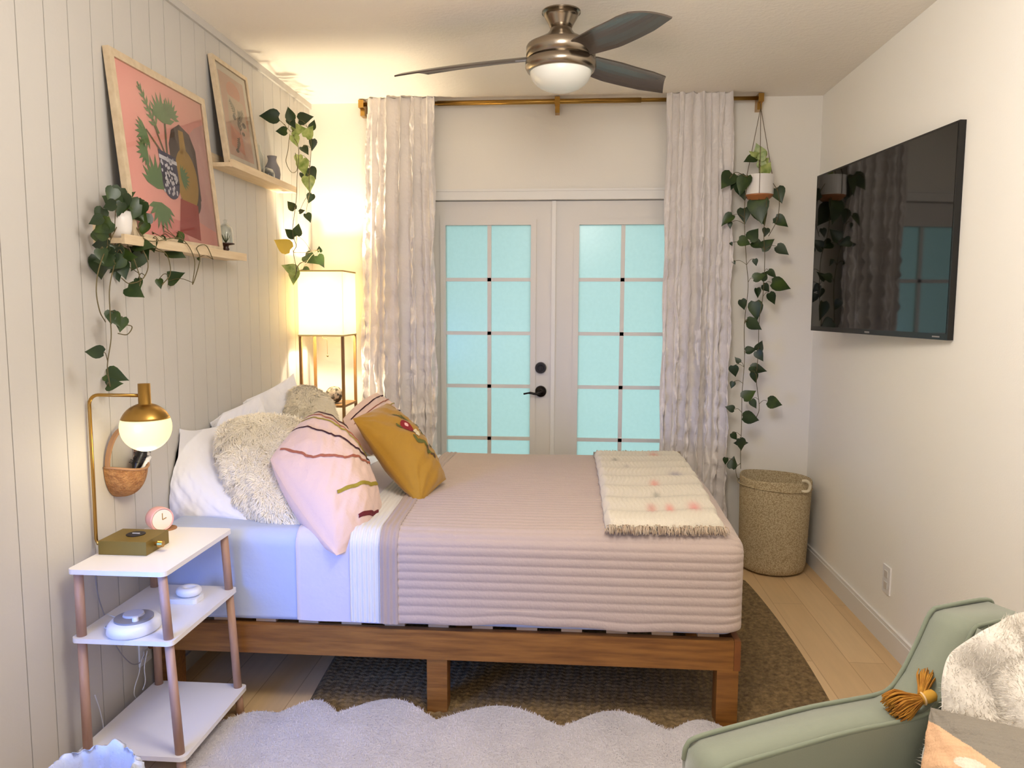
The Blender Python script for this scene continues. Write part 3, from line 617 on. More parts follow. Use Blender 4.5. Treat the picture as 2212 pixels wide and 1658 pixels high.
def curtain(label, tl, tr, bl, br, seed, nf):
    n, m_ = 220, 420; ztop = rz+.028; zb = .02
    u, v = [q.ravel() for q in np.meshgrid(np.linspace(0, 1, n), np.linspace(0, 1, m_), indexing='ij')]
    g = v**.8
    x0 = at(tl, 220, 1, YC).x*(1-g)+at(bl, 900, 1, YC).x*g; x1 = at(tr, 220, 1, YC).x*(1-g)+at(br, 900, 1, YC).x*g
    ph = u*2*PI*nf+.5*np.sin(v*3.2+seed)+.35*np.sin(v*9+u*7+seed)
    x = x0+(x1-x0)*u+.006*np.sin(ph*2)+.004*np.sin(v*31+seed)*((u < .03) | (u > .97))
    amp = .017+.012*v
    y = YC-.024+amp*np.sin(ph)-.008*np.sin(ph)**2
    # puckered tufted cords running down each fold, wandering into loops lower down
    for k in range(nf+2):
        c0 = (k+.35)/(nf+1.4)+.012*math.sin(k*5+seed); wob = .010*np.sin(v*26+k*2.1+seed)+(.028*np.clip(v-.22, 0, 1)/.78+.004)*np.sin(v*(34+3*(k % 3))+k*1.7)
        knots = .6+.4*np.sin(v*95+k*3)**2
        wd = .013+.006*np.sin(v*60+k)+.003*np.sin(v*190+k*2)
        y -= .034*knots*np.exp(-((u-c0-wob)/wd)**2)
        w2 = -(.030*np.clip(v-.3, 0, 1)/.7)*np.sin(v*(34+3*(k % 3))+k*1.7)
        y -= .030*knots*np.exp(-((u-c0-w2-.01)/wd)**2)*(v > .3)
    y -= .004*vnoise(np.stack([x, v*0, v*2], 1), seed, 55)+.002*vnoise(np.stack([x, v*0, v*2], 1), seed+5, 140)
    z = ztop+(zb-ztop)*v+.004*np.sin(ph*1.3)*(v < .01)
    y = np.minimum(y, YB-.022)
    tp = v < .035; y = np.where(tp, np.minimum(y, YC-.018), y)
    V = np.stack([x, y, z], 1)
    # back layer keeps cloth thickness
    Vb = V.copy(); Vb[:, 1] += .003
    F_ = grid_faces(n, m_)+[q[::-1] for q in grid_faces(n, m_, off=n*m_)]
    ring = [i*m_ for i in range(n)]+[(n-1)*m_+j for j in range(1, m_)]+[i*m_+m_-1 for i in range(n-2, -1, -1)]+[j for j in range(m_-2, 0, -1)]
    for k in range(len(ring)): k2 = (k+1) % len(ring); F_.append((ring[k], ring[k]+n*m_, ring[k2]+n*m_, ring[k2]))
    o = pyobj('curtain', np.concatenate([V, Vb]), F_, M_curt, base=((at(tl, 220, 1, YC).x+at(tr, 220, 1, YC).x)/2, YC, ztop)); tag(o, label, 'curtain', 'white curtains flanking the french doors')
curtain('white tufted curtain on the left of the french doors beside the floor lamp', 792, 937, 775, 948, 1, 5)
curtain('white tufted curtain on the right of the french doors beside the hanging plant', 1442, 1583, 1424, 1572, 4, 5)

# ------------------------------------------------------------------ ceiling fan
FY = 3.06; fc = at(1212, 60, 1, FY); fx = fc.x
zz = lambda py: at(1212, py, 1, FY).z
rr_ = lambda px: px*FY/FPX
fan = thing('ceiling_fan', 'brushed nickel ceiling fan with three dark blades and frosted light bowl', 'fan', (fx, FY, HC))
ztop = HC
C0 = (fx, FY, 0)
bm = B(); lathe(bm, [(0, ztop), (rr_(40), ztop), (rr_(40), ztop-.006), (rr_(39), zz(26)), (rr_(33), zz(40)), (rr_(25), zz(55)), (rr_(22), zz(63)), (0, zz(63))], C0); obj('canopy', bm, M_steel, fan, smooth=True)
bm = B(); lathe(bm, [(rr_(21), zz(59)), (rr_(24), zz(68)), (rr_(30), zz(76)), (rr_(50), zz(88)), (rr_(70), zz(99)), (rr_(72), zz(103)), (rr_(72), zz(128)), (0, zz(129))], C0); obj('motor_housing', bm, M_steel, fan, smooth=True)
bm = B(); lathe(bm, [(0, zz(129)), (rr_(70), zz(129)), (rr_(70), zz(132)), (rr_(73), zz(133)), (rr_(74), zz(146)), (rr_(69), zz(155)), (rr_(64), zz(157)), (0, zz(157))], C0); lr_ = obj('light_ring', bm, M_steel, fan, smooth=True)
zr0, zr1 = zz(156), zz(199); bm = B()
lathe(bm, [(rr_(64)*math.cos(a), zr0+(zr1-zr0)*math.sin(a)) for a in np.linspace(0, PI/2-.001, 14)]+[(0, zr1)], C0); obj('light_bowl', bm, M_bowl, lr_, smooth=True)
def blade(ang, L, tw):
    zb = zz(122); a = math.radians(ang); d = Vector((math.cos(a), math.sin(a), 0)); s = Vector((-math.sin(a), math.cos(a), 0))
    top = []; st = [(.10, .040), (.16, .058), (.30, .066), (.46, .068), (.58, .062), (.66, .052)]
    out = []
    n = 24
    for i in range(n+1):
        q = i/n; r = .095+(L-.095)*q; w0 = np.interp(q, [0, .12, .4, .8, 1], [.040, .055, .068, .066, .054])
        tt = tw*(1-.15*q)
        up = Vector((0, 0, 1)); sd = s*math.cos(tt)+up*math.sin(tt); nn = -s*math.sin(tt)+up*math.cos(tt)
        sweep = s*(.018*math.sin(q*PI*.9))
        lead = w0+(0 if q < .98 else 0); row = []
        for k in range(9):
            c = -1+2*k/8; rad = r+(.05*(c)*q**3)
            p = Vector((fx, FY, zb))+d*rad+sweep+sd*(c*w0)+nn*(.010*(1-c*c)); row.append(p)
        out.append((row, nn))
    bm = B(); T = [[bm.verts.new(p+nn*.003) for p in row] for row, nn in out]; Bt = [[bm.verts.new(p-nn*.003) for p in row] for row, nn in out]
    for i in range(n):
        for k in range(8): bm.faces.new((T[i][k], T[i+1][k], T[i+1][k+1], T[i][k+1])); bm.faces.new((Bt[i][k+1], Bt[i+1][k+1], Bt[i+1][k], Bt[i][k]))
        bm.faces.new((T[i][0], Bt[i][0], Bt[i+1][0], T[i+1][0])); bm.faces.new((T[i+1][8], Bt[i+1][8], Bt[i][8], T[i][8]))
    for i in (0, n): bm.faces.new([T[i][k] for k in range(9)]+[Bt[i][k] for k in range(8, -1, -1)])
    obj('blade', bm, M_blade, fan, smooth=False)
FAN_BLADES = [(162, .655, -.29), (42, .60, -.29), (-54, .50, -.29)]
for q in FAN_BLADES: blade(*q)

# ------------------------------------------------------------------ television
def tv():
    fx_, nx_ = 1.190, 1.310
    A = at(1757, 380, 0, fx_); D = at(1760, 706, 0, fx_); Bq = at(2055, 274, 0, nx_); Cq = at(2064, 748, 0, nx_)
    yf = (A.y+D.y)/2; yn = (Bq.y+Cq.y)/2; zt = (A.z+Bq.z)/2; zb = (D.z+Cq.z)/2
    f0, n0 = Vector((fx_, yf, 0)), Vector((nx_, yn, 0)); e = (n0-f0); Wd = e.length; e.normalize(); nrm = Vector((e.y, -e.x, 0))
    if nrm.x > 0: nrm = -nrm
    M_ = Matrix(((e.x, nrm.x, 0, f0.x), (e.y, nrm.y, 0, f0.y), (0, 0, 1, 0), (0, 0, 0, 1)))
    t = thing('television', 'black flat screen television mounted on the right wall', 'television', tuple(M_ @ Vector((Wd/2, 0, zb))))
    bm = B(); box(bm, 0, Wd, -.022, 0, zb, zt, M_); obj('housing', bm, M_tvb, t, bevel=.003)
    bm = B(); box(bm, .007, Wd-.009, -.0005, .0012, zb+.022, zt-.008, M_); obj('screen', bm, M_tv, t)
    bm = B(); box(bm, Wd*.45, Wd*.98, -.030, -.022, zb+.0, zb+.28, M_); obj('rear_box', bm, M_tvb, t, bevel=.003)
    bm = B(); box(bm, Wd*.5-.02, Wd*.5+.02, .0003, .0016, zb+.007, zb+.013, M_); obj('badge', bm, M_grayp, t)
    bm = B(); box(bm, Wd-.09, Wd-.045, .0003, .0014, zb+.008, zb+.013, M_); obj('badge', bm, M_grayp, t)
    bm = B(); mid = M_ @ Vector((Wd*.35, -.022, (zb+zt)/2)); box(bm, mid.x, XR-.0005, mid.y-.06, mid.y+.06, mid.z-.1, mid.z+.1); obj('wall_mount', bm, M_black, t)
tv()

# ------------------------------------------------------------------ laundry hamper
def hamper():
    cx, cy, r0, r1 = 1.102, 4.11, .176, .188; zt = at(1668, 1028, 1, cy).z
    t = thing('laundry_hamper', 'round woven grey-beige laundry hamper in the corner under the hanging plant', 'hamper', (cx, cy, 0))
    m = bpy.data.materials.new('speckled_weave'); m.use_nodes = True; nt = m.node_tree; b = nt.nodes['Principled BSDF']; b.inputs['Roughness'].default_value = .95
    tc = nt.nodes.new('ShaderNodeTexCoord'); v = nt.nodes.new('ShaderNodeTexVoronoi'); v.inputs['Scale'].default_value = 170; nt.links.new(tc.outputs['Object'], v.inputs[0])
    r = nt.nodes.new('ShaderNodeValToRGB'); r.color_ramp.elements[0].color = lin((200, 184, 150))+(1,); r.color_ramp.elements[1].color = lin((158, 138, 104))+(1,)
    r.color_ramp.elements[0].position = .25; r.color_ramp.elements[1].position = .7
    nt.links.new(v.outputs['Distance'], r.inputs[0]); nt.links.new(r.outputs[0], b.inputs['Base Color'])
    bp = nt.nodes.new('ShaderNodeBump'); bp.inputs['Strength'].default_value = .5; nt.links.new(v.outputs['Distance'], bp.inputs['Height']); nt.links.new(bp.outputs[0], b.inputs['Normal'])
    bm = B(); prof = [(0, .004), (r0-.03, .004), (r0-.008, .015), (r0, .05), (r0+.005, zt*.5), (r1, zt-.01), (r1-.004, zt), (r1-.010, zt-.002), (r0-.008, .05), (0, .03)]
    lathe(bm, prof, (cx, cy, 0), 72)
    for vv in bm.verts:
        a = math.atan2(vv.co.y-cy, vv.co.x-cx); k = vv.co.z/zt
        vv.co += Vector((math.cos(a), math.sin(a), 0))*(.006*math.sin(a*3+2)*k-.003); vv.co.z += (-.012*math.cos(a-.3)+.004*math.sin(3*a))*max(0, k-.6)*1.5
        vv.co.x = min(vv.co.x, XR-.016); vv.co.y = min(vv.co.y, YB-.014)
    obj('hamper_body', bm, m, t, smooth=True)
    bm = B(); ring = []
    for k in range(48):
        a = 2*PI*k/48; R_ = r1+.002; ring.append((min(cx+R_*math.cos(a), XR-.02), min(cy+R_*math.sin(a), YB-.02), zt-.045+(-.012*math.cos(a-.3))*.8))
    tube(bm, ring, .003, 6, closed=True); obj('seam', bm, m, t, smooth=True)
    h = at(1738, 1045, 1, cy-.13); bm = B()
    tube(bm, spline([(h.x-.02, h.y-.02, h.z+.02), (h.x+.002, h.y-.028, h.z+.022), (h.x+.02, h.y-.025, h.z-.0), (h.x+.012, h.y-.025, h.z-.03), (h.x-.02, h.y-.02, h.z-.035)], 6), .008, 10)
    obj('handle', bm, mat('rope_handle', (216, 204, 176), .9), t, smooth=True)
hamper()

# ------------------------------------------------------------------ floor lamp
def floor_lamp():
    y0 = 3.925; a = at(645, 726, 1, y0); b = at(742, 726, 1, y0); zt = at(700, 583, 1, y0).z; zb = a.z; x0, x1 = a.x, b.x; wd = x1-x0; y1 = y0+wd
    x1b = x1
    t = thing('floor_lamp', 'lit square paper floor lamp on wooden legs in the left corner', 'lamp', ((x0+x1)/2, (y0+y1)/2, 0))
    mw = mat('lamp_wood', (150, 108, 54), .5, col2=(120, 82, 40), nscale=8, stretch=(6, 6, 1))
    for (lx, ly) in ((x0, y0), (x1-.014, y0), (x0, y1-.014), (x1-.014, y1-.014)):
        bm = B(); box(bm, lx, lx+.014, ly, ly+.014, 0, zb-.0005); obj('leg', bm, mw, t, bevel=.001)
    for zc_ in (zb, zt-.008):
        bm = B()
        box(bm, x0-.002, x1+.002, y0-.002, y0+.010, zc_, zc_+.008); box(bm, x0-.002, x1+.002, y1-.010, y1+.002, zc_, zc_+.008)
        box(bm, x0-.002, x0+.010, y0+.010, y1-.010, zc_, zc_+.008); box(bm, x1-.010, x1+.002, y0+.010, y1-.010, zc_, zc_+.008)
        obj('shade_frame', bm, mat('shade_frame_wood', (196, 170, 110), .5), t)
    ms = bpy.data.materials.new('paper_shade'); ms.use_nodes = True; nt = ms.node_tree; nt.nodes.clear(); out = nt.nodes.new('ShaderNodeOutputMaterial')
    tr = nt.nodes.new('ShaderNodeBsdfTranslucent'); tr.inputs[0].default_value = (.42, .37, .24, 1); df = nt.nodes.new('ShaderNodeBsdfDiffuse'); df.inputs[0].default_value = (.9, .85, .72, 1)
    em = nt.nodes.new('ShaderNodeEmission'); em.inputs[0].default_value = (1, .82, .52, 1); em.inputs[1].default_value = SHADE_E
    mx = nt.nodes.new('ShaderNodeMixShader'); mx.inputs[0].default_value = .35; nt.links.new(tr.outputs[0], mx.inputs[1]); nt.links.new(df.outputs[0], mx.inputs[2])
    ad = nt.nodes.new('ShaderNodeAddShader'); nt.links.new(mx.outputs[0], ad.inputs[0]); nt.links.new(em.outputs[0], ad.inputs[1]); nt.links.new(ad.outputs[0], out.inputs[0])
    bm = B(); q = .002
    box(bm, x0, x1, y0, y0+q, zb+.008, zt-.008); box(bm, x0, x1, y1-q, y1, zb+.008, zt-.008); box(bm, x0, x0+q, y0+q, y1-q, zb+.008, zt-.008); box(bm, x1-q, x1, y0+q, y1-q, zb+.008, zt-.008)
    obj('lamp_shade', bm, ms, t)
    cx, cy = (x0+x1)/2, (y0+y1)/2
    bm = B(); cyl(bm, (x0+.01, cy, zb+.002), (x1-.01, cy, zb+.002), .004, n=8); cyl(bm, (cx, cy, zb), (cx, cy, zb+.06), .016, n=16); obj('bulb_socket', bm, M_dark, t)
    bm = B(); lathe(bm, [(0, -.035), (.016, -.03), (.03, 0), (.026, .02), (0, .035)], (cx, cy, zb+.10), 20); obj('bulb', bm, mat('bulb_glass', (255, 250, 230), .3, emis=(255, 220, 160), estr=6), t, smooth=True)
    bm = B(); tube(bm, spline([(cx-.01, cy-.05, zb+.01), (cx-.01, cy-.06, zb-.012), (cx+.012, cy-.062, zb-.02), (cx+.014, cy-.062, zb-.10)], 6), .001, 5); lathe(bm, [(0, 0), (.004, -.002), (.006, -.008), (0, -.012)], (cx+.014, cy-.062, zb-.10), 10); obj('pull_chain', bm, M_brass, t, smooth=True)
    zs = at(715, 868, 1, cy).z-.002
    bm = B(); box(bm, x0+.002, x1-.002, y0+.002, y1-.002, zs-.012, zs); obj('shelf', bm, mw, t)
    bm = B(); box(bm, x0+.002, x1-.002, y0+.002, y1-.002, .14, .152); obj('shelf', bm, mw, t)
    point('floor_lamp_bulb', (cx, cy, zb+.155), LAMP_E, (1, .85, .60), .035)
    # patterned ball standing on its shelf
    p = at(722, 840, 1, cy-.02); mb = mat('marbled_glaze', (206, 192, 170), .4, col2=(70, 62, 50), nscale=45, contrast=(.45, .55))
    bm = B(); R_ = .046; lathe(bm, [(.0, -R_)]+[(R_*math.sin(a_), -R_*math.cos(a_)) for a_ in np.linspace(.35, PI-.35, 14)]+[(.010, R_*.9), (0, R_*.8)], (p.x, p.y, zs+R_), 32)
    tag(obj('patterned_ball_vase', bm, mb, base=(p.x, p.y, zs), smooth=True), 'small round dark-patterned vase on the shelf of the floor lamp', 'vase')
SHADE_E, LAMP_E = .55, 52
floor_lamp()

# ------------------------------------------------------------------ side table
TX0, TX1, TY0, TY1 = -1.425, -1.132, 2.012, 2.448
def rounded(x0, x1, y0, y1, r, n=5):
    P = []
    for cx, cy, a0 in ((x1-r, y1-r, 0), (x0+r, y1-r, PI/2), (x0+r, y0+r, PI), (x1-r, y0+r, 1.5*PI)):
        for k in range(n+1): a = a0+PI/2*k/n; P.append((cx+r*math.cos(a), cy+r*math.sin(a)))
    return P
def side_table():
    t = thing('side_table', 'small white three-tier side table with round beech legs beside the bed', 'table', ((TX0+TX1)/2, (TY0+TY1)/2, 0))
    for z, nm, dx in ((.636, 'table_top', 0), (.432, 'shelf', .012), (.085, 'shelf', .036)):
        bm = B(); prism(bm, rounded(TX0, TX1+dx, TY0, TY1, .018), z, z+.014); obj(nm, bm, M_white, t, bevel=.003)
    for (x, y) in ((TX0+.022, TY0+.022), (TX1-.020, TY0+.022), (TX0+.022, TY1-.022), (TX1-.020, TY1-.022)):
        bm = B()
        for z0, z1 in ((0, .0847), (.0993, .4317), (.4463, .6357)):
            k0, k1 = [.036*(1-z_/.63) if x > -1.3 else 0 for z_ in (z0, z1)]
            cyl(bm, (x+k0, y, z0), (x+k1, y, z1), .0135, .0128, 20)
        obj('leg', bm, M_beech, t, smooth=True)
side_table()
TT = .6503
# brass globe lamp
def globe_lamp():
    a = at(210, 1198, 2, TT); b = at(310, 1203, 2, TT); 
    x0, x1 = a.x+.002, b.x+.002; y0 = a.y+.004; y1 = y0+.13; z1 = TT+.042
    x0 = max(x0, TX0+.012)
    gl = at(315, 920, 1, y0+.055); gx, gyy = gl.x, gl.y; zc = at(315, 922, 1, gyy).z; R_ = 55*gyy/FPX
    t = thing('globe_table_lamp', 'brass table lamp with a lit white globe hanging from a bent arm', 'lamp', ((x0+x1)/2, (y0+y1)/2, TT))
    bm = B(); box(bm, x0, x1, y0, y1, TT, z1); bb_ = obj('base_box', bm, M_brassd, t, bevel=.002)
    bm = B(); cyl(bm, ((x0+x1)/2, (y0+y1)/2+.01, z1), ((x0+x1)/2, (y0+y1)/2+.01, z1+.002), .028, n=32); k = obj('charging_pad', bm, M_dark, t); k['label'] = 'round dark charging pad'; cp_ = k
    bm = B(); tube(bm, [((x0+x1)/2-.012, (y0+y1)/2+.012, z1+.003), ((x0+x1)/2+.012, (y0+y1)/2+.012, z1+.003)], .0012, 6); obj('pad_mark', bm, M_cream, cp_)
    bm = B(); kx = x1; cyl(bm, (kx, y0+.05, TT+.022), (kx+.012, y0+.05, TT+.022), .006, n=16); cyl(bm, (kx+.012, y0+.05, TT+.022), (kx+.026, y0+.05, TT+.022), .012, .010, n=20); obj('dimmer_knob', bm, M_brass, bb_, smooth=False)
    py_ = gyy; px_ = max(XL+.012, min(x0-.006, at(201, 1000, 1, py_).x)); top = at(240, 853, 1, gyy).z
    bm = B(); pts = [(x0+.001, py_, TT+.012), (px_+.002, py_, TT+.016), (px_-.003, py_, TT+.03), (px_-.002, py_, .80), (px_-.002, py_, top-.03)]
    pts += [(px_+.028-.03*math.cos(q), py_, top-.03+.03*math.sin(q)) for q in np.linspace(.3, PI/2, 6)]+[(gx-R_*.26, gyy, top)]
    tube(bm, pts, .0052, 12); obj('arm', bm, M_brass, t, smooth=True)
    zcap = zc+R_*.38; ztop_ = at(310, 828, 1, gyy).z
    bm = B(); rr2 = R_*1.012
    lathe(bm, [(.0, zcap-zc+.001), (math.sqrt(rr2**2-(R_*.36)**2), R_*.36)]+[(rr2*math.cos(q), rr2*math.sin(q)) for q in np.linspace(math.asin(.36/1.012), 1.2, 10)]+[(.018, R_*.98), (.0175, ztop_-zc), (0, ztop_-zc)], (gx, gyy, zc), 48); obj('cap', bm, M_brass, t, smooth=True)
    bm = B(); lathe(bm, [(0, -R_)]+[(R_*math.cos(q), R_*math.sin(q)) for q in np.linspace(-PI/2+.1, .35, 20)]+[(0, R_*.34)], (gx, gyy, zc), 48)
    obj('globe', bm, mat('lit_globe', (190, 180, 150), .3, emis=(255, 240, 170), estr=.85), t, smooth=True)
    point('globe_bulb_glow', (gx, gyy-.0, zc-R_-.03), GLOBE_E, (1, .82, .5), .05)
    return x1, y0, y1
GLOBE_E = 1.1
globe_lamp()
# pink clock
def pink_clock():
    c = at(345, 1113, 1, 2.40); R_ = .040; z = TT+R_; cx, cy = c.x-.005, 2.405
    t = thing('alarm_clock', 'small round pale pink alarm clock on the white side table', 'clock', (cx, cy, TT))
    d = Vector((.82, -.57, 0)).normalized()
    Rm = Matrix.Translation((cx, cy, z)) @ d.to_track_quat('Z', 'Y').to_matrix().to_4x4()
    bm = B(); lathe(bm, [(0, -.03), (.028, -.03), (.037, -.022), (R_, -.005), (R_, .018), (.038, .024), (.036, .024), (.035, .020), (0, .020)], (0, 0, 0), 40, Rm); obj('clock_body', bm, M_pink, t, smooth=True)
    bm = B(); lathe(bm, [(0, .0205), (.034, .0205), (.034, .022), (0, .022)], (0, 0, 0), 40, Rm); dl_ = obj('dial', bm, M_cream, t)
    bm = B(); box(bm, -.001, .001, 0, .022, .0222, .0232, Rm); box(bm, -.0012, .0012, -.014, 0, .0222, .0232, Rm @ Matrix.Rotation(1.9, 4, 'Z')); obj('clock_hands', bm, mat('gold_hands', (170, 130, 60), .4, .6), dl_)
pink_clock()
def coaster():
    c = at(352, 1140, 2, TT)
    bm = B(); lathe(bm, [(0, 0), (.036, 0), (.036, .003), (0, .003)], (c.x+.012, c.y-.005, TT), 32); tag(obj('coaster', bm, mat('brown_cork', (168, 120, 78), .8), base=(c.x+.012, c.y-.005, TT)), 'thin round tan coaster lying in front of the pink clock', 'coaster')
coaster()
# sound machine on the middle shelf
MS = .4463
def sound_machine():
    c = at(290, 1345, 2, MS+.02); t = thing('sound_machine', 'white sound machine with grey control ring on the middle shelf', 'sound machine', (c.x, c.y, MS))
    c = Vector((c.x, c.y, MS)); bm = B(); lathe(bm, [(0, .0), (.066, 0), (.072, .006), (.070, .024), (.062, .034), (0, .036)], c, 48)
    for v in bm.verts: v.co.y = c.y+(v.co.y-c.y)*1.15
    sb_ = obj('body', bm, M_plastic, t, smooth=True)
    bm = B(); lathe(bm, [(.0, .0355), (.054, .0345), (.054, .040), (.0, .0405)], c, 40); obj('control_ring', bm, M_grayp, t)
    bm = B(); lathe(bm, [(0, .040), (.030, .040), (.028, .046), (0, .047)], c+Vector((-.008, .012, 0)), 32); obj('top_button', bm, mat('pale_button', (196, 192, 196), .4), t)
    bm = B(); lathe(bm, [(0, .04), (.009, .04), (.008, .052), (0, .053)], c+Vector((.022, -.03, 0)), 20); obj('dial_knob', bm, M_plastic, t)
    bm = B(); tube(bm, spline([c+Vector((-.07, -.02, .008)), c+Vector((-.09, 0, .006)), c+Vector((-.08, .05, .006)), (TX0+.01, c.y+.09, MS+.006)], 6), .0022, 6); obj('cord', bm, M_cord, t, smooth=True)
sound_machine()
def cuff_device():
    c = at(405, 1296, 2, MS); c = Vector((c.x, c.y, MS)); t = thing('massager', 'white plastic ring-shaped device on the middle shelf behind the front leg', 'device', tuple(c))
    bm = B(); prism(bm, [(c.x+p[0], c.y+p[1]) for p in rounded(-.05, .045, -.035, .03, .012)], MS, MS+.016); obj('stand', bm, M_plastic, t, bevel=.003)
    bm = B(); tube(bm, [(c.x+.004+.026*math.cos(a), c.y+.004+.022*math.sin(a), MS+.031) for a in np.linspace(0, 2*PI, 28, endpoint=False)], .0145, 12, closed=True)
    obj('ring', bm, M_plastic, t, smooth=True)
cuff_device()
# charger and cords by the wall
def cords():
    p = at(311, 1396, 0, XL); t = outlet('wall_outlet', XL, p.y, p.z-.0, 1, 'white wall outlet with plugged cords behind the side table')
    bm = B(); box(bm, XL+.0095, XL+.034, p.y-.014, p.y+.014, p.z+.012, p.z+.038)
    k = obj('phone_charger', bm, M_plastic, base=(XL+.0095, p.y, p.z), bevel=.003); tag(k, 'small white charger plugged into the outlet behind the side table', 'charger')
    def cord(pts, label, m_=M_cord, r=.0017):
        bm = B(); tube(bm, spline(pts, 7), r, 6); o = obj('power_cord', bm, m_, base=tuple(pts[0]), smooth=True); tag(o, label, 'cord')
    g = lambda px, py, d=.03: at(px, py, 0, XL+d)
    grey = mat('grey_cord', (150, 146, 148), .5)
    cord([g(206, 1240, .010), g(210, 1275, .010), g(220, 1312, .010), g(250, 1392, .012), g(280, 1430, .014), g(300, 1432, .016), g(312, 1415, .018)], 'grey lamp cord drooping behind the side table', grey)
    cord([g(312, 1412, .03), g(305, 1428, .03), g(300, 1455, .034), g(292, 1480, .034), g(290, 1500, .03), g(300, 1512, .028)], 'white looped charger cord hanging below the wall outlet')
    cord([g(318, 1405, .045), g(312, 1440, .045), g(314, 1470, .045), g(308, 1490, .042)], 'short white cord tail hanging nearest the bed')
    cord([g(205, 1500, .014), g(215, 1530, .014), g(222, 1560, .014), g(224, 1575, .016)], 'white cord end hanging low beside the left table leg')
cords()

# wall basket
def wall_basket():
    t0 = at(266, 1048, 0, XL+.012); cx = XL+.050; cy, cz = t0.y, at(262, 1020, 0, XL+.05).z
    t = thing('wall_basket', 'half-round woven basket with tall handle hanging on the panelled wall', 'basket', (XL, cy, cz-.09))
    ry, rx, hh = .085, .085, .095
    n, m_ = 40, 14; V = []; bk = []
    for i in range(n+1):
        a = -PI/2+PI*i/n
        for j in range(m_+1):
            q = j/m_; k = math.cos(q*PI/2)**.75
            V.append((XL+.002+rx*math.cos(a)*k, cy+ry*math.sin(a)*k, cz-hh*math.sin(q*PI/2)+.018*math.sin(a)**2*(1-q)))
    F_ = grid_faces(n+1, m_+1)
    V2 = [(XL+.002+(x-XL-.002)*.93, cy+(y-cy)*.95, z+.004 if j_ % (m_+1) else z) for j_, (x, y, z) in enumerate(V)]; o_ = len(V)
    F_ += [tuple(i+o_ for i in f)[::-1] for f in grid_faces(n+1, m_+1)]
    F_ += [(i*(m_+1), (i+1)*(m_+1), (i+1)*(m_+1)+o_, i*(m_+1)+o_) for i in range(n)]
    pyobj('basket_body', V+V2, F_, M_basket, t)
    bm = B(); tube(bm, [(XL+.004+rx*math.cos(a), cy+ry*math.sin(a), cz+.018*math.sin(a)**2) for a in np.linspace(-PI/2, PI/2, 30)], .004, 8); obj('rim', bm, M_handle, t, smooth=True)
    bm = B(); pts = [(XL+.010+.006*math.sin(a), cy-ry*math.cos(a), cz+.018+.115*math.sin(a)) for a in np.linspace(0, PI, 26)]
    V = []; 
    for p in pts:
        for dx, s in ((0, 1), (.014, 1), (.014, .93), (0, .93)): V.append((p[0]-.004+dx, cy+(p[1]-cy)*s, cz+(p[2]-cz)*(s if s < 1 else 1)))
    F_ = [];
    for i in range(25):
        for k in range(4): F_.append((i*4+k, i*4+(k+1) % 4, i*4+4+(k+1) % 4, i*4+4+k))
    F_ += [(0, 1, 2, 3), (100, 103, 102, 101)]
    bm.free(); pyobj('handle', V, F_, M_handle, t, smooth=False)
    # brush
    b0 = Vector((XL+.045, cy-.015, cz-.04)); b1 = Vector((XL+.060, cy+.055, cz+.062)); d = (b1-b0).normalized()
    bt = thing('hair_brush', 'black hairbrush sticking out of the hanging basket', 'brush', tuple(b0))
    bm = B(); tube(bm, [b0, b0+(b1-b0)*.3, b0+(b1-b0)*.45, b0+(b1-b0)*.75, b1], [.006, .007, .016, .019, .010], 14); obj('brush_head', bm, M_black, bt, smooth=True)
    bm = B(); s = d.orthogonal().normalized()
    for k in range(40): 
        q = random.uniform(.45, .98); a = random.uniform(0, 2*PI); o2 = (Matrix.Rotation(a, 3, d) @ s)*.021; p = b0+(b1-b0)*q; tube(bm, [p+o2*.6, p+o2*1.2], .0012, 4)
    obj('bristles', bm, M_black, bt)
    bm = B(); q0 = Vector((XL+.055, cy+.03, cz-.03)); q1 = Vector((XL+.065, cy+.062, cz+.028)); tube(bm, [q0, q1], [.010, .012], 14)
    tag(obj('white_tube', bm, M_plastic, base=tuple(q0), smooth=True), 'small white tube beside the hairbrush in the basket', 'tube')
wall_basket()

# bin with bag
def bin_():
    _b = at(193, 1665, 2, .25); cx, cy, zt = _b.x, _b.y, .245; t = thing('waste_bin', 'waste bin lined with a crumpled white bag by the panelled wall', 'bin', (cx, cy, 0))
    bm = B(); lathe(bm, [(0, 0), (.085, 0), (.09, .005), (.108, zt-.02), (.104, zt-.02), (.086, .008), (0, .008)], (cx, cy, 0), 40); obj('bin_body', bm, mat('blush_bin', (214, 196, 190), .4), t, smooth=True)
    n, m_ = 120, 16; V = []
    for i in range(n):
        a = 2*PI*i/n
        for j in range(m_):
            q = j/(m_-1); cr = .0035*math.sin(a*13+2*math.sin(a*3)+q*4)+.0018*math.sin(a*29+q*9)+.004*math.sin(a*5-q*9)
            if q < .5: r = .098; z = zt-.15+q*2*.16
            elif q < .65: r = .104; z = zt+.012+.004*math.sin(a*13)
            else: r = .114+cr*.6; z = zt+.006-(q-.65)/.35*.10
            V.append((cx+(r+cr*min(1, q*1.4))*math.cos(a), cy+(r+cr*min(1, q*1.4))*math.sin(a), z+cr*.8*(q > .3)+.005*math.sin(a*4+1)*(q > .3)))
    pyobj('bin_bag', V, grid_faces(n, m_, True), M_bag, t)
bin_()

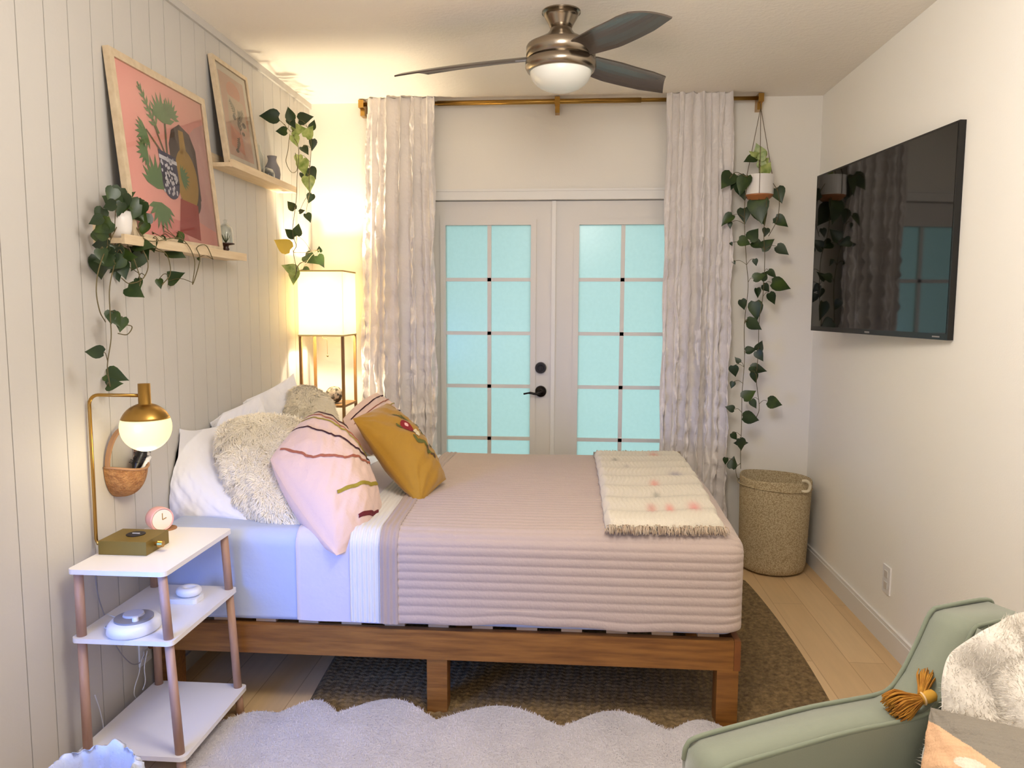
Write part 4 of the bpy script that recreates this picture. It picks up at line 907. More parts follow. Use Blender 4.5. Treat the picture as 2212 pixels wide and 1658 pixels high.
# ------------------------------------------------------------------ picture ledges
def ledge(z, y0, y1, label, zl=.035):
    t = thing('picture_ledge', label, 'shelf', (XL, (y0+y1)/2, z-.018), 'picture ledges on the panelled wall')
    bm = B(); box(bm, XL, XL+.090, y0, y1, z-.016, z); obj('ledge_board', bm, M_ledge, t, bevel=.0015)
    bm = B(); box(bm, XL+.090, XL+.101, y0, y1, z-.018, z+.012); obj('front_lip', bm, M_ledge, t, bevel=.0015)
    bm = B(); box(bm, XL, XL+.012, y0, y1, z, z+.04); obj('back_strip', bm, M_ledge, t, bevel=.0015)
LZ1 = at(533, 548, 0, XL+.101).z-.012; LY1 = at(533, 553, 0, XL+.101).y
ledge(LZ1, 2.285, LY1, 'pale wooden picture ledge, lower one, holding the large pink print')
LZ2 = 1.978; LY2a, LY2b = 3.07, at(642, 400, 0, XL+.101).y
ledge(LZ2, LY2a, LY2b, 'pale wooden picture ledge, upper one, holding the small framed print')
def poly_print(Mf, lst, mt, name, parent, zoff):
    V = []; F_ = []
    for P in lst:
        o = len(V); V += [Mf(u, v, zoff) for u, v in P]; F_.append(tuple(range(o, o+len(P))))
    return pyobj(name, V, F_, mt, parent, smooth=False)
def picture(name, label, y0, y1, z0, ht, xb, xt, fw, prints, mount):
    """leans against the wall: bottom edge at xb, top edge at xt"""
    th = math.atan2(xb-xt, ht); up = Vector((-math.sin(th), 0, math.cos(th))); nr = Vector((math.cos(th), 0, math.sin(th))); o = Vector((xb, y0, z0)); Wd = y1-y0
    Hh = ht/math.cos(th)
    Mw = Matrix(((0, up.x, nr.x, o.x), (1, up.y, nr.y, o.y), (0, up.z, nr.z, o.z), (0, 0, 0, 1)))
    t = thing(name, label, 'picture', (xb, (y0+y1)/2, z0), 'framed prints leaning on the ledges')
    bm = B(); box(bm, 0, Wd, 0, fw, -.020, 0, Mw); box(bm, 0, Wd, Hh-fw, Hh, -.020, 0, Mw); box(bm, 0, fw, fw, Hh-fw, -.020, 0, Mw); box(bm, Wd-fw, Wd, fw, Hh-fw, -.020, 0, Mw); obj('frame', bm, M_framew, t, bevel=.001)
    bm = B(); box(bm, .002, Wd-.002, .002, Hh-.002, -.0215, -.0202, Mw); box(bm, fw, Wd-fw, fw, Hh-fw, -.0202, -.009, Mw); obj('backing', bm, M_frameback, t)
    iw, ih = Wd-2*fw, Hh-2*fw
    Mf = lambda u, v, z: Mw @ Vector((fw+u*iw, fw+v*ih, z))
    sheet_ = poly_print(Mf, [[(.0, .0), (1, 0), (1, 1), (0, 1)]], mount, 'print_sheet', t, -.0085)
    for k, (nm, polys, m_) in enumerate(prints):
        for P in ([[p] for p in polys] if nm in ('print_arch', 'print_dark_bloom', 'print_stem') else [polys]): poly_print(Mf, P, m_, nm, sheet_, -.0083+k*.0002)
    poly_print(Mf, [[(0, 0), (1, 0), (1, 1), (0, 1)]], mat_glaze, 'glazing', t, -.004)
def glaze():
    m = bpy.data.materials.new('picture_glass'); m.use_nodes = True; nt = m.node_tree; nt.nodes.clear(); out = nt.nodes.new('ShaderNodeOutputMaterial')
    a = nt.nodes.new('ShaderNodeBsdfTransparent'); g = nt.nodes.new('ShaderNodeBsdfGlossy'); g.inputs['Roughness'].default_value = .02; f = nt.nodes.new('ShaderNodeFresnel'); f.inputs[0].default_value = 1.45
    x = nt.nodes.new('ShaderNodeMixShader'); nt.links.new(f.outputs[0], x.inputs[0]); nt.links.new(a.outputs[0], x.inputs[1]); nt.links.new(g.outputs[0], x.inputs[2]); nt.links.new(x.outputs[0], out.inputs[0]); return m
mat_glaze = glaze()
flatm = lambda n, c: mat(n, c, .7)
def ell(cx, cy, rx, ry, n=28, a0=0, a1=2*PI): return [(cx+rx*math.cos(a0+(a1-a0)*k/n), cy+ry*math.sin(a0+(a1-a0)*k/n)) for k in range(n+(0 if a1-a0 > 6.2 else 1))]
def frond(cx, cy, ang, L, wd, nl=6):
    """palm frond as blades along a stalk"""
    out = []
    for k in range(nl):
        for s in (-1, 1):
            q = .15+.8*k/nl; bx, by = cx+math.cos(ang)*L*q, cy+math.sin(ang)*L*q; a = ang+s*(.9-.4*q); l = wd*(1-.5*q)
            tx, ty = bx+math.cos(a)*l, by+math.sin(a)*l; nx, ny = -math.sin(a)*l*.14, math.cos(a)*l*.14
            out.append([(bx, by), ((bx+tx)/2+nx, (by+ty)/2+ny), (tx, ty), ((bx+tx)/2-nx, (by+ty)/2-ny)])
    tx, ty = cx+math.cos(ang)*L, cy+math.sin(ang)*L; nx, ny = -math.sin(ang)*.008, math.cos(ang)*.008
    out.append([(cx-nx, cy-ny), (cx+nx, cy+ny), (tx+nx, ty+ny), (tx-nx, ty-ny)]); return out
def fan_leaf(cx, cy, ang, L, n=9, spread=2.4):
    out = []
    for k in range(n):
        a = ang-spread/2+spread*k/(n-1); l = L*(1-.25*abs(k-(n-1)/2)/(n/2)); tx, ty = cx+math.cos(a)*l, cy+math.sin(a)*l; nx, ny = -math.sin(a)*L*.09, math.cos(a)*L*.09
        out.append([(cx, cy), (cx+(tx-cx)*.6+nx, cy+(ty-cy)*.6+ny), (tx, ty), (cx+(tx-cx)*.6-nx, cy+(ty-cy)*.6-ny)])
    return out
potdots = []
rg = random.Random(3)
for k in range(70): potdots.append(ell(.46+rg.uniform(-.085, .085), .42+rg.uniform(-.13, .10), .010, .012, 6))
prints1 = [
    ('print_floor', [[(0, 0), (.62, 0), (.52, .13), (0, .16)]], flatm('print_rose', (226, 148, 138))),
    ('print_drape', [[(.72, .16), (1, .10), (1, .86), (.86, .80), (.70, .68)]], flatm('print_pale_pink', (222, 176, 168))),
    ('print_alcove', [ell(.70, .30, .13, .12)+[], [(.50, .32), (.84, .30), (.84, .64), (.78, .74), (.66, .78), (.55, .72), (.50, .62)]], flatm('print_taupe', (104, 90, 82))),
    ('print_lamp_shape', [ell(.68, .42, .14, .20), [(.63, .58), (.71, .58), (.70, .74), (.64, .74)]], flatm('print_ochre', (180, 144, 74))),
    ('print_bench', [[(.50, .06), (.76, .02), (.78, .26), (.56, .28)]], flatm('print_terracotta', (176, 84, 74))),
    ('print_stem', [[(.44, .52), (.46, .52), (.26, .90), (.25, .89)], [(.45, .52), (.47, .52), (.50, .80), (.48, .80)], [(.42, .52), (.45, .52), (.26, .66), (.25, .65)]], flatm('print_stem', (120, 110, 84))),
    ('print_leaves', frond(.40, .66, 2.15, .32, .09)+fan_leaf(.46, .74, 1.5, .20)+fan_leaf(.56, .80, 1.2, .14)+fan_leaf(.26, .64, 3.6, .14)+fan_leaf(.24, .52, 3.4, .13)+fan_leaf(.30, .30, 1.5, .22)+fan_leaf(.32, .22, 4.6, .20)+fan_leaf(.60, .42, .2, .12), flatm('print_green', (112, 138, 92))),
    ('print_pot', [[(.37, .36), (.57, .36), (.56, .54), (.36, .56)], ell(.465, .36, .10, .10, 20)], flatm('print_indigo', (78, 74, 96))),
    ('print_pot_pattern', potdots+[[(.36, .505), (.565, .49), (.565, .515), (.36, .53)]], flatm('print_white', (226, 220, 222))),
]
picture('framed_print', 'large pink print of potted plants in a pale wood frame on the lower ledge', 2.372, 3.005, LZ1+.0005, .600, XL+.082, XL+.024, .026, prints1, flatm('print_pink', (236, 172, 158)))
prints2 = [
    ('print_mount', [[(.10, .07), (.90, .07), (.90, .93), (.10, .93)]], flatm('print2_blush', (226, 186, 164))),
    ('print_arch', [ell(.52, .78, .22, .10), [(.2, .18), (.62, .12), (.6, .34), (.25, .40)]], flatm('print2_peach', (228, 160, 130))),
    ('print_pale_field', [[(.22, .42), (.82, .40), (.80, .70), (.3, .72)]], flatm('print2_sand', (222, 198, 172))),
    ('print_stalks', frond(.55, .34, 1.4, .26, .12)+frond(.5, .52, 2.4, .22, .10)+frond(.56, .5, .5, .22, .10)+frond(.5, .3, 4.0, .2, .08), flatm('print2_olive', (110, 98, 70))),
    ('print_dark_bloom', [ell(.72, .46, .06, .03), ell(.42, .5, .05, .03), ell(.36, .14, .05, .02), ell(.66, .36, .05, .02)], flatm('print2_brown', (66, 50, 42))),
]
picture('framed_print', 'small pale botanical print in a wood frame on the upper ledge', 3.085, 3.42, LZ2+.0005, .43, XL+.080, XL+.024, .018, prints2, flatm('print2_cream', (238, 226, 208)))
# vase with trailing plant, glass bottle, glass terrarium
def upper_shelf_items():
    vy = 3.62; vp = at(622, 340, 1, vy); cx = XL+.050
    prof = [(0, 0), (.028, 0), (.034, .01), (.040, .045), (.036, .075), (.022, .100), (.020, .112), (.024, .128), (.021, .128), (.017, .112), (.019, .10), (.033, .075), (0, .06)]
    bm = B(); lathe(bm, [(r*.95, z*1.0) for r, z in prof], (cx, vy, LZ2), 36); o = obj('vase', bm, M_vase, base=(cx, vy, LZ2), smooth=True); tag(o, 'matte grey bottle-shaped vase holding the trailing plant on the upper ledge', 'vase')
    bm = B(); by = 3.46; lathe(bm, [(0, 0), (.024, 0), (.025, .01), (.025, .10), (.012, .125), (.012, .15), (.010, .15), (.010, .124), (.023, .099), (.023, .004), (0, .004)], (cx, by, LZ2), 32)
    tag(obj('glass_bottle', bm, M_glass, base=(cx, by, LZ2), smooth=True), 'clear glass bottle beside the small framed print', 'bottle')
    bm = B(); gy2 = 3.54; c = Vector((cx+.008, gy2, LZ2)); 
    prof = [(0, 0), (.022, 0), (.032, .018), (.034, .034), (.026, .052), (.012, .060), (.010, .060), (.024, .051), (.032, .034), (.030, .019), (.02, .003), (0, .003)]
    lathe(bm, prof, c, 28); tag(obj('glass_bowl', bm, M_glass, base=tuple(c), smooth=True), 'small round clear glass bowl in front of the grey vase', 'bowl')
upper_shelf_items()
def cloche():
    cy = 3.085; cx = XL+.055; z = LZ1
    t = thing('bell_jar', 'small glass bell jar on a dark turned wood stand on the lower ledge', 'bell jar', (cx, cy, z))
    bm = B(); lathe(bm, [(0, 0), (.020, 0), (.021, .005), (.010, .012), (.009, .018), (.014, .024), (.010, .032), (.012, .040), (.034, .044), (.034, .049), (0, .05)], (cx, cy, z), 36); obj('stand', bm, mat('walnut_stand', (60, 34, 26), .4), t, smooth=True)
    bm = B(); lathe(bm, [(.029, .0502), (.030, .09), (.026, .112), (.012, .126), (.006, .130), (.006, .136), (.008, .142), (0, .146), (0, .128), (.012, .122), (.024, .111), (.028, .09), (.027, .0502)], (cx, cy, z), 36); obj('glass_dome', bm, M_glass, t, smooth=True)
    bm = B()
    for k in range(12):
        a = k*.7; tube(bm, [(cx, cy, z+.05), (cx+.010*math.cos(a), cy+.010*math.sin(a), z+.066), (cx+.018*math.cos(a), cy+.018*math.sin(a), z+.078+.006*(k % 3))], [.0018, .0016, .0006], 5)
    tag(obj('air_plant', bm, mat('air_plant_green', (86, 88, 52), .7), base=(cx, cy, z+.05), smooth=True), 'tiny spiky air plant under the glass bell jar', 'plant')
cloche()

# ------------------------------------------------------------------ trailing plants
def leaf(V, F_, mi, base, tip, nrm, wd, m_, fold=.25, curl=.15):
    base, tip = Vector(base), Vector(tip); d = tip-base; L = d.length; d.normalize(); n = Vector(nrm); n = (n-d*n.dot(d)).normalized(); s = d.cross(n)
    prof = [(-.10, .0, .55), (0, .30, .0), (.0, .0, 0)]
    ks = [(-.08, .24), (.06, .44), (.24, .50), (.42, .44), (.60, .31), (.78, .16), (.92, .05)]
    o = len(V); mid = [(0, 0)]+[(k, 0) for k, _ in ks[1:]]+[(1.0, 0)]
    def pt(k, w_): return base+d*(L*k)+s*(L*wd*w_)+n*(L*(fold*abs(w_)-curl*k*k))
    V.append(pt(0, 0))
    for k, w_ in ks: V += [pt(k, -w_), pt(max(k, 0) if k > 0 else .02, 0), pt(k, w_)]
    V.append(pt(1, 0)); nk = len(ks)
    F_.append((o, o+1, o+2)); F_.append((o, o+2, o+3))
    for i in range(nk-1):
        a = o+1+i*3; F_.append((a, a+3, a+4, a+1)); F_.append((a+1, a+4, a+5, a+2))
    a = o+1+(nk-1)*3; e = o+1+nk*3; F_.append((a, e, a+1)); F_.append((a+1, e, a+2)); mi += [m_]*(2+2*(nk-1)+2)
def foliage(t, leaves, vines, plane, r=.0017, mats=None, jitter=.03, seed=1, ax=1, stems=True):
    """leaves: (x, y, length_px, angle_deg, material index) read off the photo, set at real depths around the plant"""
    rr2 = random.Random(seed); V = []; F_ = []; mi = []; bm = B()
    vp = []
    for v in vines:
        pts = [at(q[0], q[1], ax, plane+(q[2] if len(q) > 2 else 0)) for q in v]; sp = spline(pts, 6); vp.append(sp); tube(bm, sp, r, 6)
    allp = [p for s in vp for p in s]
    for (x, y, L, ang, m_) in leaves:
        off = rr2.uniform(-jitter, jitter); c = at(x, y, ax, plane+off); ppm = FPX/np.dot(np.array(c)-CAM, _f); l = L/ppm
        a = math.radians(ang); d = Vector(RR)*math.cos(a)+Vector(UU)*math.sin(a); toward = (Vector(CAM)-c).normalized()
        d3 = (d+toward*rr2.uniform(-.15, .35)).normalized(); n = (toward+Vector((rr2.uniform(-.45, .45), rr2.uniform(-.2, .2), rr2.uniform(.0, .6)))).normalized()
        b_ = c-d3*l*.45; leaf(V, F_, mi, b_, b_+d3*l, n, rr2.uniform(.72, .92), m_, fold=rr2.uniform(.1, .35), curl=rr2.uniform(0, .25))
        if allp and stems:
            q = min(allp, key=lambda p: (p-b_).length+.35*abs((p.z+.03)-b_.z)); 
            if .004 < (q-b_).length < .30: mid = (q+b_)/2+Vector((0, 0, .012)); tube(bm, spline([q, mid, b_], 4), r*.75, 5)
    V = [Vector((max(p[0], XL+.004), min(p[1], YB-.012), p[2])) for p in V]
    pyobj('foliage', V, F_, mats or [M_leaf, M_leafl, M_leafd, M_leafy], t, smooth=True, mi=mi)
    obj('stems', bm, M_stem, t, smooth=True)
# right hanging plant
def hanging_plant():
    y = 4.13; c = at(1640, 402, 1, y); ztop_ = at(1640, 379, 1, y).z; zbot = at(1640, 433, 1, y).z; r = 29*y/FPX
    t = thing('hanging_plant', 'trailing pothos in a white and tan pot hung from the curtain rod end', 'plant', (c.x, y, zbot))
    zm = zbot+.028
    bm = B(); lathe(bm, [(0, zm), (r*.98, zm), (r, zm+.004), (r, ztop_), (r-.005, ztop_), (r-.006, zm+.02), (0, zm+.02)], (c.x, y, 0), 40); pt_ = obj('pot', bm, M_pot, t, smooth=False)
    bm = B(); lathe(bm, [(0, zbot), (r*.62, zbot), (r*.98, zm-.006), (r*.99, zm-.0002), (0, zm-.0002)], (c.x, y, 0), 40); k = obj('pot_base', bm, M_terra, pt_, smooth=False); k['label'] = 'tan tapering pot base'
    bm = B(); lathe(bm, [(0, ztop_-.012), (r-.0065, ztop_-.012), (0, ztop_-.006)], (c.x, y, 0), 30); obj('soil', bm, mat('soil', (50, 38, 30), .95), pt_)
    hk = at(1642, 238, 1, YC); hx = hk.x
    bm = B(); top = Vector((hx, YC-.002, rz-.022))
    tube(bm, [(hx, YC, rz-.02), (hx, YC-.004, rz-.035), top+Vector((0, -.01, -.03))], .002, 6)
    for a in (.3, 2.4, 4.5):
        e = Vector((c.x+(r+.002)*math.cos(a), y+(r+.002)*math.sin(a), ztop_)); tube(bm, [top+Vector((0, -.01, -.03)), e, (e.x, e.y, zm+.005), (c.x+r*.6*math.cos(a), y+r*.6*math.sin(a), zbot-.002)], .0017, 6)
    tube(bm, [(c.x, y, zbot-.006), (c.x, y, zbot)], .006, 8)
    obj('hanger', bm, mat('jute_string', (110, 92, 68), .8), t)
    L = [(1571, 389, 42, -125, 0), (1586, 393, 34, -110, 2), (1606, 400, 46, -110, 0), (1571, 474, 32, -140, 0), (1608, 464, 34, -85, 2), (1577, 486, 15, -90, 2), (1640, 453, 58, -80, 0), (1644, 462, 50, -60, 0),
         (1656, 362, 30, 60, 1), (1640, 327, 34, 110, 1), (1630, 335, 26, 150, 1), (1648, 335, 24, 60, 1), (1620, 345, 30, 195, 0), (1645, 350, 24, 90, 1), (1652, 348, 26, 40, 1), (1683, 421, 36, -70, 2), (1688, 478, 34, -35, 0), (1680, 475, 22, -150, 0), (1654, 501, 20, -100, 2),
         (1628, 506, 32, 50, 0), (1608, 522, 28, -20, 0), (1580, 527, 9, -60, 2), (1586, 567, 9, -60, 2), (1637, 528, 30, -20, 0), (1658, 527, 34, 35, 0), (1690, 540, 32, -35, 2), (1632, 566, 16, -80, 2), (1640, 597, 28, 20, 0),
         (1650, 595, 26, 60, 2), (1687, 616, 44, -15, 0), (1668, 591, 24, -40, 0), (1655, 622, 22, -50, 2), (1636, 632, 22, -80, 2), (1668, 644, 28, -60, 2), (1605, 657, 24, -70, 2), (1633, 670, 42, -85, 0), (1624, 696, 26, -30, 0), (1630, 702, 34, -30, 2),
         (1641, 747, 24, 60, 2), (1622, 756, 24, 10, 2), (1641, 768, 26, -60, 2), (1593, 777, 16, 130, 2), (1586, 801, 26, -80, 2), (1638, 797, 34, -5, 2), (1628, 797, 20, 30, 2), (1630, 814, 26, -85, 2), (1582, 831, 16, -110, 2), (1618, 852, 32, 35, 0),
         (1628, 872, 22, -60, 0), (1673, 870, 34, -15, 0), (1577, 881, 20, 160, 2), (1622, 903, 40, -10, 2), (1586, 942, 20, -50, 0), (1600, 959, 28, -80, 2), (1607, 956, 18, 0, 2), (1594, 957, 18, 175, 2), (1583, 999, 28, 80, 2), (1567, 995, 16, -100, 2), (1605, 412, 40, -75, 2)]
    vines = [[(1625, 385, -.04), (1612, 410, -.05), (1608, 470, -.03), (1612, 560), (1616, 620), (1608, 700), (1608, 780), (1603, 850), (1602, 910), (1600, 970), (1600, 1012)],
             [(1650, 385, -.05), (1656, 430, -.05), (1650, 500, -.03), (1652, 560), (1648, 640), (1640, 690), (1638, 760), (1634, 820), (1640, 880), (1632, 905)],
             [(1665, 388, -.04), (1682, 420, -.04), (1680, 470, -.02), (1660, 510, 0)], [(1615, 383, -.04), (1590, 372, -.05), (1576, 385, -.04)], [(1640, 380, 0), (1640, 350, 0), (1643, 330, 0)],
             [(1600, 1000), (1590, 1010), (1592, 1030), (1600, 1035)]]
    foliage(t, L, vines, y, jitter=.035, seed=5, mats=[M_leaf, M_leafl, M_leafd, M_leafy])
hanging_plant()
def left_plant():
    xp = XL+.060; c = at(265, 500, 0, xp); r = .037
    cy = 2.329; z0 = LZ1+.0008
    t = thing('potted_pothos', 'bushy pothos in a white pot on the left end of the lower ledge', 'plant', (xp, cy, z0))
    bm = B(); lathe(bm, [(0, 0), (r*.7, 0), (r*.95, .03), (r, .06), (r*.9, .085), (r*.82, .085), (r*.9, .06), (0, .05)], (xp, cy, z0), 40); obj('pot', bm, M_pot, t, smooth=True)
    rg = random.Random(9); L = []
    for k in range(46):
        a = rg.uniform(0, 2*PI); q = rg.uniform(.55, 1); x = 258+64*q*math.cos(a); y = 500+84*q*math.sin(a)
        if math.hypot(x-266, y-492) < 36: continue
        L.append((x, y, rg.uniform(32, 50), -90+rg.uniform(-70, 70)+(35 if x > 260 else -35), rg.choice([0, 0, 2])))
    L += [(312, 484, 44, -80, 1), (305, 470, 40, -40, 0), (240, 432, 44, 150, 0), (275, 425, 36, 40, 0), (290, 560, 44, -50, 0), (215, 575, 52, -80, 2), (310, 540, 40, -70, 0), (252, 590, 34, -80, 2), (292, 630, 42, -30, 0), (300, 612, 26, -80, 0),
          (380, 546, 42, -25, 0), (378, 598, 40, 30, 0), (345, 612, 22, -80, 0), (386, 515, 36, -60, 0), (330, 530, 30, -80, 0), (352, 520, 26, -50, 0), (250, 690, 36, -60, 0), (240, 684, 30, -90, 0), (262, 700, 34, -100, 0), (204, 760, 44, 175, 2), (250, 812, 48, -10, 0), (246, 830, 36, 10, 0), (430, 560, 10, -60, 0)]
    vines = [[(270, 480), (250, 560, .03), (237, 620, .04), (238, 680, .04), (240, 730, .04), (232, 790, .04), (238, 835, .04)], [(262, 470), (220, 560, .04), (208, 620, .05), (215, 670, .05), (228, 695, .04)], [(280, 480), (330, 530, .05), (360, 550, .05), (368, 590, .05), (350, 615, .05)],
             [(285, 475), (320, 520, .05), (390, 515, .05), (420, 560, .05), (416, 614, .05), (432, 560, .05), (425, 535, .05), (445, 530, .05), (460, 560, .05)], [(262, 700, .04), (285, 705, .04), (275, 722, .04), (255, 720, .04)], [(275, 490), (318, 560, .05), (310, 600, .05), (280, 612, .05), (262, 600, .05)], [(255, 480), (300, 590, .04), (298, 630, .04)]]
    foliage(t, L, vines, xp, jitter=.05, seed=8, ax=0)
left_plant()
def vase_plant():
    xp = XL+.085
    t = thing('trailing_plant', 'pothos vine trailing from the grey vase down past the floor lamp', 'plant', (XL+.05, 3.62, LZ2+.128))
    L = [(582, 251, 42, 175, 2), (626, 246, 30, 105, 0), (659, 255, 34, 15, 2), (631, 265, 26, -60, 2), (645, 280, 34, 10, 1), (668, 285, 30, 60, 1), (676, 270, 24, 75, 0), (638, 304, 28, -70, 1), (675, 312, 26, -90, 2), (659, 325, 24, -50, 0), (608, 283, 26, 180, 0),
         (655, 360, 38, -80, 1), (675, 374, 28, -60, 2), (667, 396, 34, -80, 1), (660, 385, 30, -60, 0), (645, 345, 26, -90, 1), (670, 428, 22, -110, 2), (629, 444, 26, 130, 0), (652, 456, 14, 20, 2), (666, 470, 22, -60, 0), (643, 496, 26, 80, 0), (626, 503, 30, 140, 0), (611, 529, 40, 150, 3), (690, 538, 14, 90, 0),
         (671, 559, 34, -30, 0), (692, 563, 30, -60, 2), (626, 580, 36, 155, 1), (636, 598, 34, -100, 1), (662, 588, 26, -40, 0)]
    vines = [[(626, 290, -.035), (622, 325, .02), (618, 350, .05), (630, 372, .05), (642, 365, .05), (638, 330, .04)], [(630, 290, -.03), (645, 320, .03), (642, 380, .04), (640, 430, .04), (632, 500, .04), (640, 530, .04), (634, 545, .04), (640, 580, .04), (637, 600, .04)],
             [(628, 285, -.03), (610, 265, 0), (598, 256, .01)], [(630, 285, -.03), (650, 270, .01), (668, 280, .02), (672, 320, .03), (668, 380, .03), (668, 420, .03)], [(634, 545, .04), (665, 545, .04), (688, 540, .04)], [(640, 580, .04), (650, 568, .04), (665, 562, .04)]]
    foliage(t, L, vines, xp, jitter=.03, seed=14, ax=0, r=.0015)
vase_plant()

# ------------------------------------------------------------------ armchair
def armchair():
    za = .60
    p0 = at(1476, 1608, 2, za); p1 = at(1905, 1498, 2, za); e = Vector((p1.x-p0.x, p1.y-p0.y, 0)).normalized(); nf = Vector((-e.y, e.x, 0))   # nf points away from camera
    if nf.y < 0: nf = -nf
    def onp(px, py, off=0):
        d = _f+RR*(px-W/2)/FPX-UU*(py-H/2)/FPX; d = Vector(d); o = Vector(CAM); q = Vector((p0.x, p0.y, 0))+nf*off
        k = (q-o).dot(nf)/d.dot(nf); P = o+d*k; return ((P-Vector((p0.x, p0.y, 0))).dot(e), P.z)
    prof = [onp(*q) for q in ((1474, 1640), (1480, 1612), (1505, 1592), (1620, 1560), (1750, 1527), (1880, 1503), (1920, 1485), (1948, 1445), (1978, 1385), (2000, 1335), (2012, 1318), (2030, 1312))]
    th = .105
    xs = [p[0] for p in prof]; ztop_ = prof[-1][1]; sB = prof[-1][0]
    base = Vector((p0.x, p0.y, 0))+e*.35-nf*.33; base.z = 0
    t = thing('armchair', 'sage green upholstered armchair with piped edges at the bottom right corner', 'chair', tuple(base))
    O = Vector((p0.x, p0.y, 0))
    full = prof+[(sB+.14, ztop_-.004), (sB+.165, ztop_-.03), (sB+.08, .30), (sB+.03, .16), (prof[0][0]+.03, .16), (prof[0][0], .2)]
    def side(off, nm):
        bm = B(); A_ = [bm.verts.new(O+e*s+nf*(off)+Vector((0, 0, z))) for s, z in full]; C_ = [bm.verts.new(O+e*s+nf*(off-th)+Vector((0, 0, z))) for s, z in full]
        bm.faces.new(A_); bm.faces.new(C_[::-1]); n = len(full)
        for i in range(n): bm.faces.new((A_[i], C_[i], C_[(i+1) % n], A_[(i+1) % n]))
        o = obj(nm, bm, M_sage, t, bevel=.010, seg=3, smooth=True)
        for f in o.data.polygons: f.use_smooth = len(f.vertices) <= 4
        for q in (off-.004, off-th+.004):
            b2 = B(); tube(b2, spline([O+e*s+nf*q+Vector((0, 0, z+.003)) for s, z in full[:14]], 5), .0048, 8); obj('piping', b2, M_sagep, t, smooth=True)
    side(0, 'arm_panel'); side(-.66+th, 'arm_panel')
    def slab_(nm, s0, s1, z0, z1, M2=None, bev=.02):
        bm = B(); vs = []
        Mx = Matrix(((e.x, nf.x, 0, O.x), (e.y, nf.y, 0, O.y), (0, 0, 1, 0), (0, 0, 0, 1)))
        if M2 is not None: Mx = Mx @ M2
        box(bm, s0, s1, -.66+th+.002-.0, -th-.002, z0, z1, Mx); return obj(nm, bm, M_sage, t, bevel=bev, seg=4, smooth=True)
    slab_('seat_base', .05, sB+.02, .16, .30, bev=.008); slab_('seat_cushion', .02, sB-.10, .302, .42, bev=.03)
    th_ = math.atan2(prof[9][0]-prof[6][0], prof[9][1]-prof[6][1])
    rot = Matrix.Translation((sB-.02, 0, ztop_)) @ Matrix.Rotation(th_*.75, 4, 'Y') @ Matrix.Translation((-(sB-.02), 0, -ztop_))
    slab_('back_cushion', sB-.03, sB+.10, .43, ztop_-.002, rot, .03)
    for s, o_ in ((.08, -.05), (sB, -.05), (.08, -.61), (sB, -.61)):
        p = O+e*s+nf*o_; zl = .041 if p.x < .70 else 0
        bm = B(); cyl(bm, (p.x, p.y, zl), (p.x, p.y, .16), .014, .022, 16); obj('leg', bm, M_beech, t, smooth=True)
    # fleece draped over the back
    n, m_ = 90, 110; V = []
    lo, hi = -.155, -.545
    for i in range(n):
        a = i/(n-1); o_ = lo+(hi-lo)*a
        for j in range(m_):
            q = j/(m_-1)
            # q 0 front bottom -> top -> behind
            if q < .62: k = q/.62; s = sB-.075-.115*math.sin((1-k)*1.0)+.06*k*k; z = .47+(ztop_+.035-.47)*math.sin(k*PI/2)**.85
            elif q < .78: k = (q-.62)/.16; s = sB-.015+.16*k; z = ztop_+.035+.012*math.sin(k*PI)
            else: k = (q-.78)/.22; s = sB+.145+.03*k+.02*math.sin(k*PI); z = ztop_+.035-.35*k
            w_ = .012*math.sin(a*17+q*5)+.010*math.sin(a*9-q*11)+.006*math.sin(q*30+a*12)
            s -= w_*(1 if q < .62 else -.8); z += w_*.5
            P = O+e*(s-.012)+nf*(o_+.02*math.sin(q*7)*(1-a)+.012*math.sin(q*23))+Vector((0, 0, z)); V.append(np.array(P))
    G = np.array(V).reshape(n, m_, 3)
    bt = thing('fleece_blanket', 'cream fluffy blanket draped over the back of the sage armchair', 'blanket', tuple(G.reshape(-1, 3).mean(0)))
    du = np.gradient(G, axis=0); dv = np.gradient(G, axis=1); N = np.cross(du, dv); N /= np.linalg.norm(N, axis=2, keepdims=True); back = G-N*.0 
    ref = -np.array(e)
    if (N.reshape(-1, 3)@ref).mean() < 0: N = -N
    out = G+N*.014; inn = G-N*.004
    Vv = np.concatenate([out.reshape(-1, 3), inn.reshape(-1, 3)]); F_ = grid_faces(n, m_)+[f[::-1] for f in grid_faces(n, m_, off=n*m_)]
    ring = [i*m_ for i in range(n)]+[(n-1)*m_+j for j in range(1, m_)]+[i*m_+m_-1 for i in range(n-2, -1, -1)]+[j for j in range(m_-2, 0, -1)]
    for k in range(len(ring)): k2 = (k+1) % len(ring); F_.append((ring[k], ring[k]+n*m_, ring[k2]+n*m_, ring[k2]))
    pyobj('blanket_cloth', Vv, F_, M_throw, bt)
    rr3 = np.random.default_rng(2); cnt = 26000; i = rr3.integers(1, n-1, cnt); j = rr3.integers(1, m_-1, cnt); p = out[i, j]+du[i, j]*rr3.uniform(-.5, .5, (cnt, 1))+dv[i, j]*rr3.uniform(-.5, .5, (cnt, 1)); nn = N[i, j]; tt = rr3.normal(size=(cnt, 3)); c = p+nn*.008+tt*.004; sd = np.cross(nn, tt); sd /= np.linalg.norm(sd, axis=1, keepdims=True)
    V3 = np.stack([p-sd*.0009-nn*.003, p+sd*.0009-nn*.003, c], 1).reshape(-1, 3); pyobj('pile', V3, [(3*k, 3*k+1, 3*k+2) for k in range(cnt)], M_throw, bt)
    # cushion on the seat
    F = lambda s, o_, z: np.array(O+e*s+nf*o_+Vector((0, 0, z)))
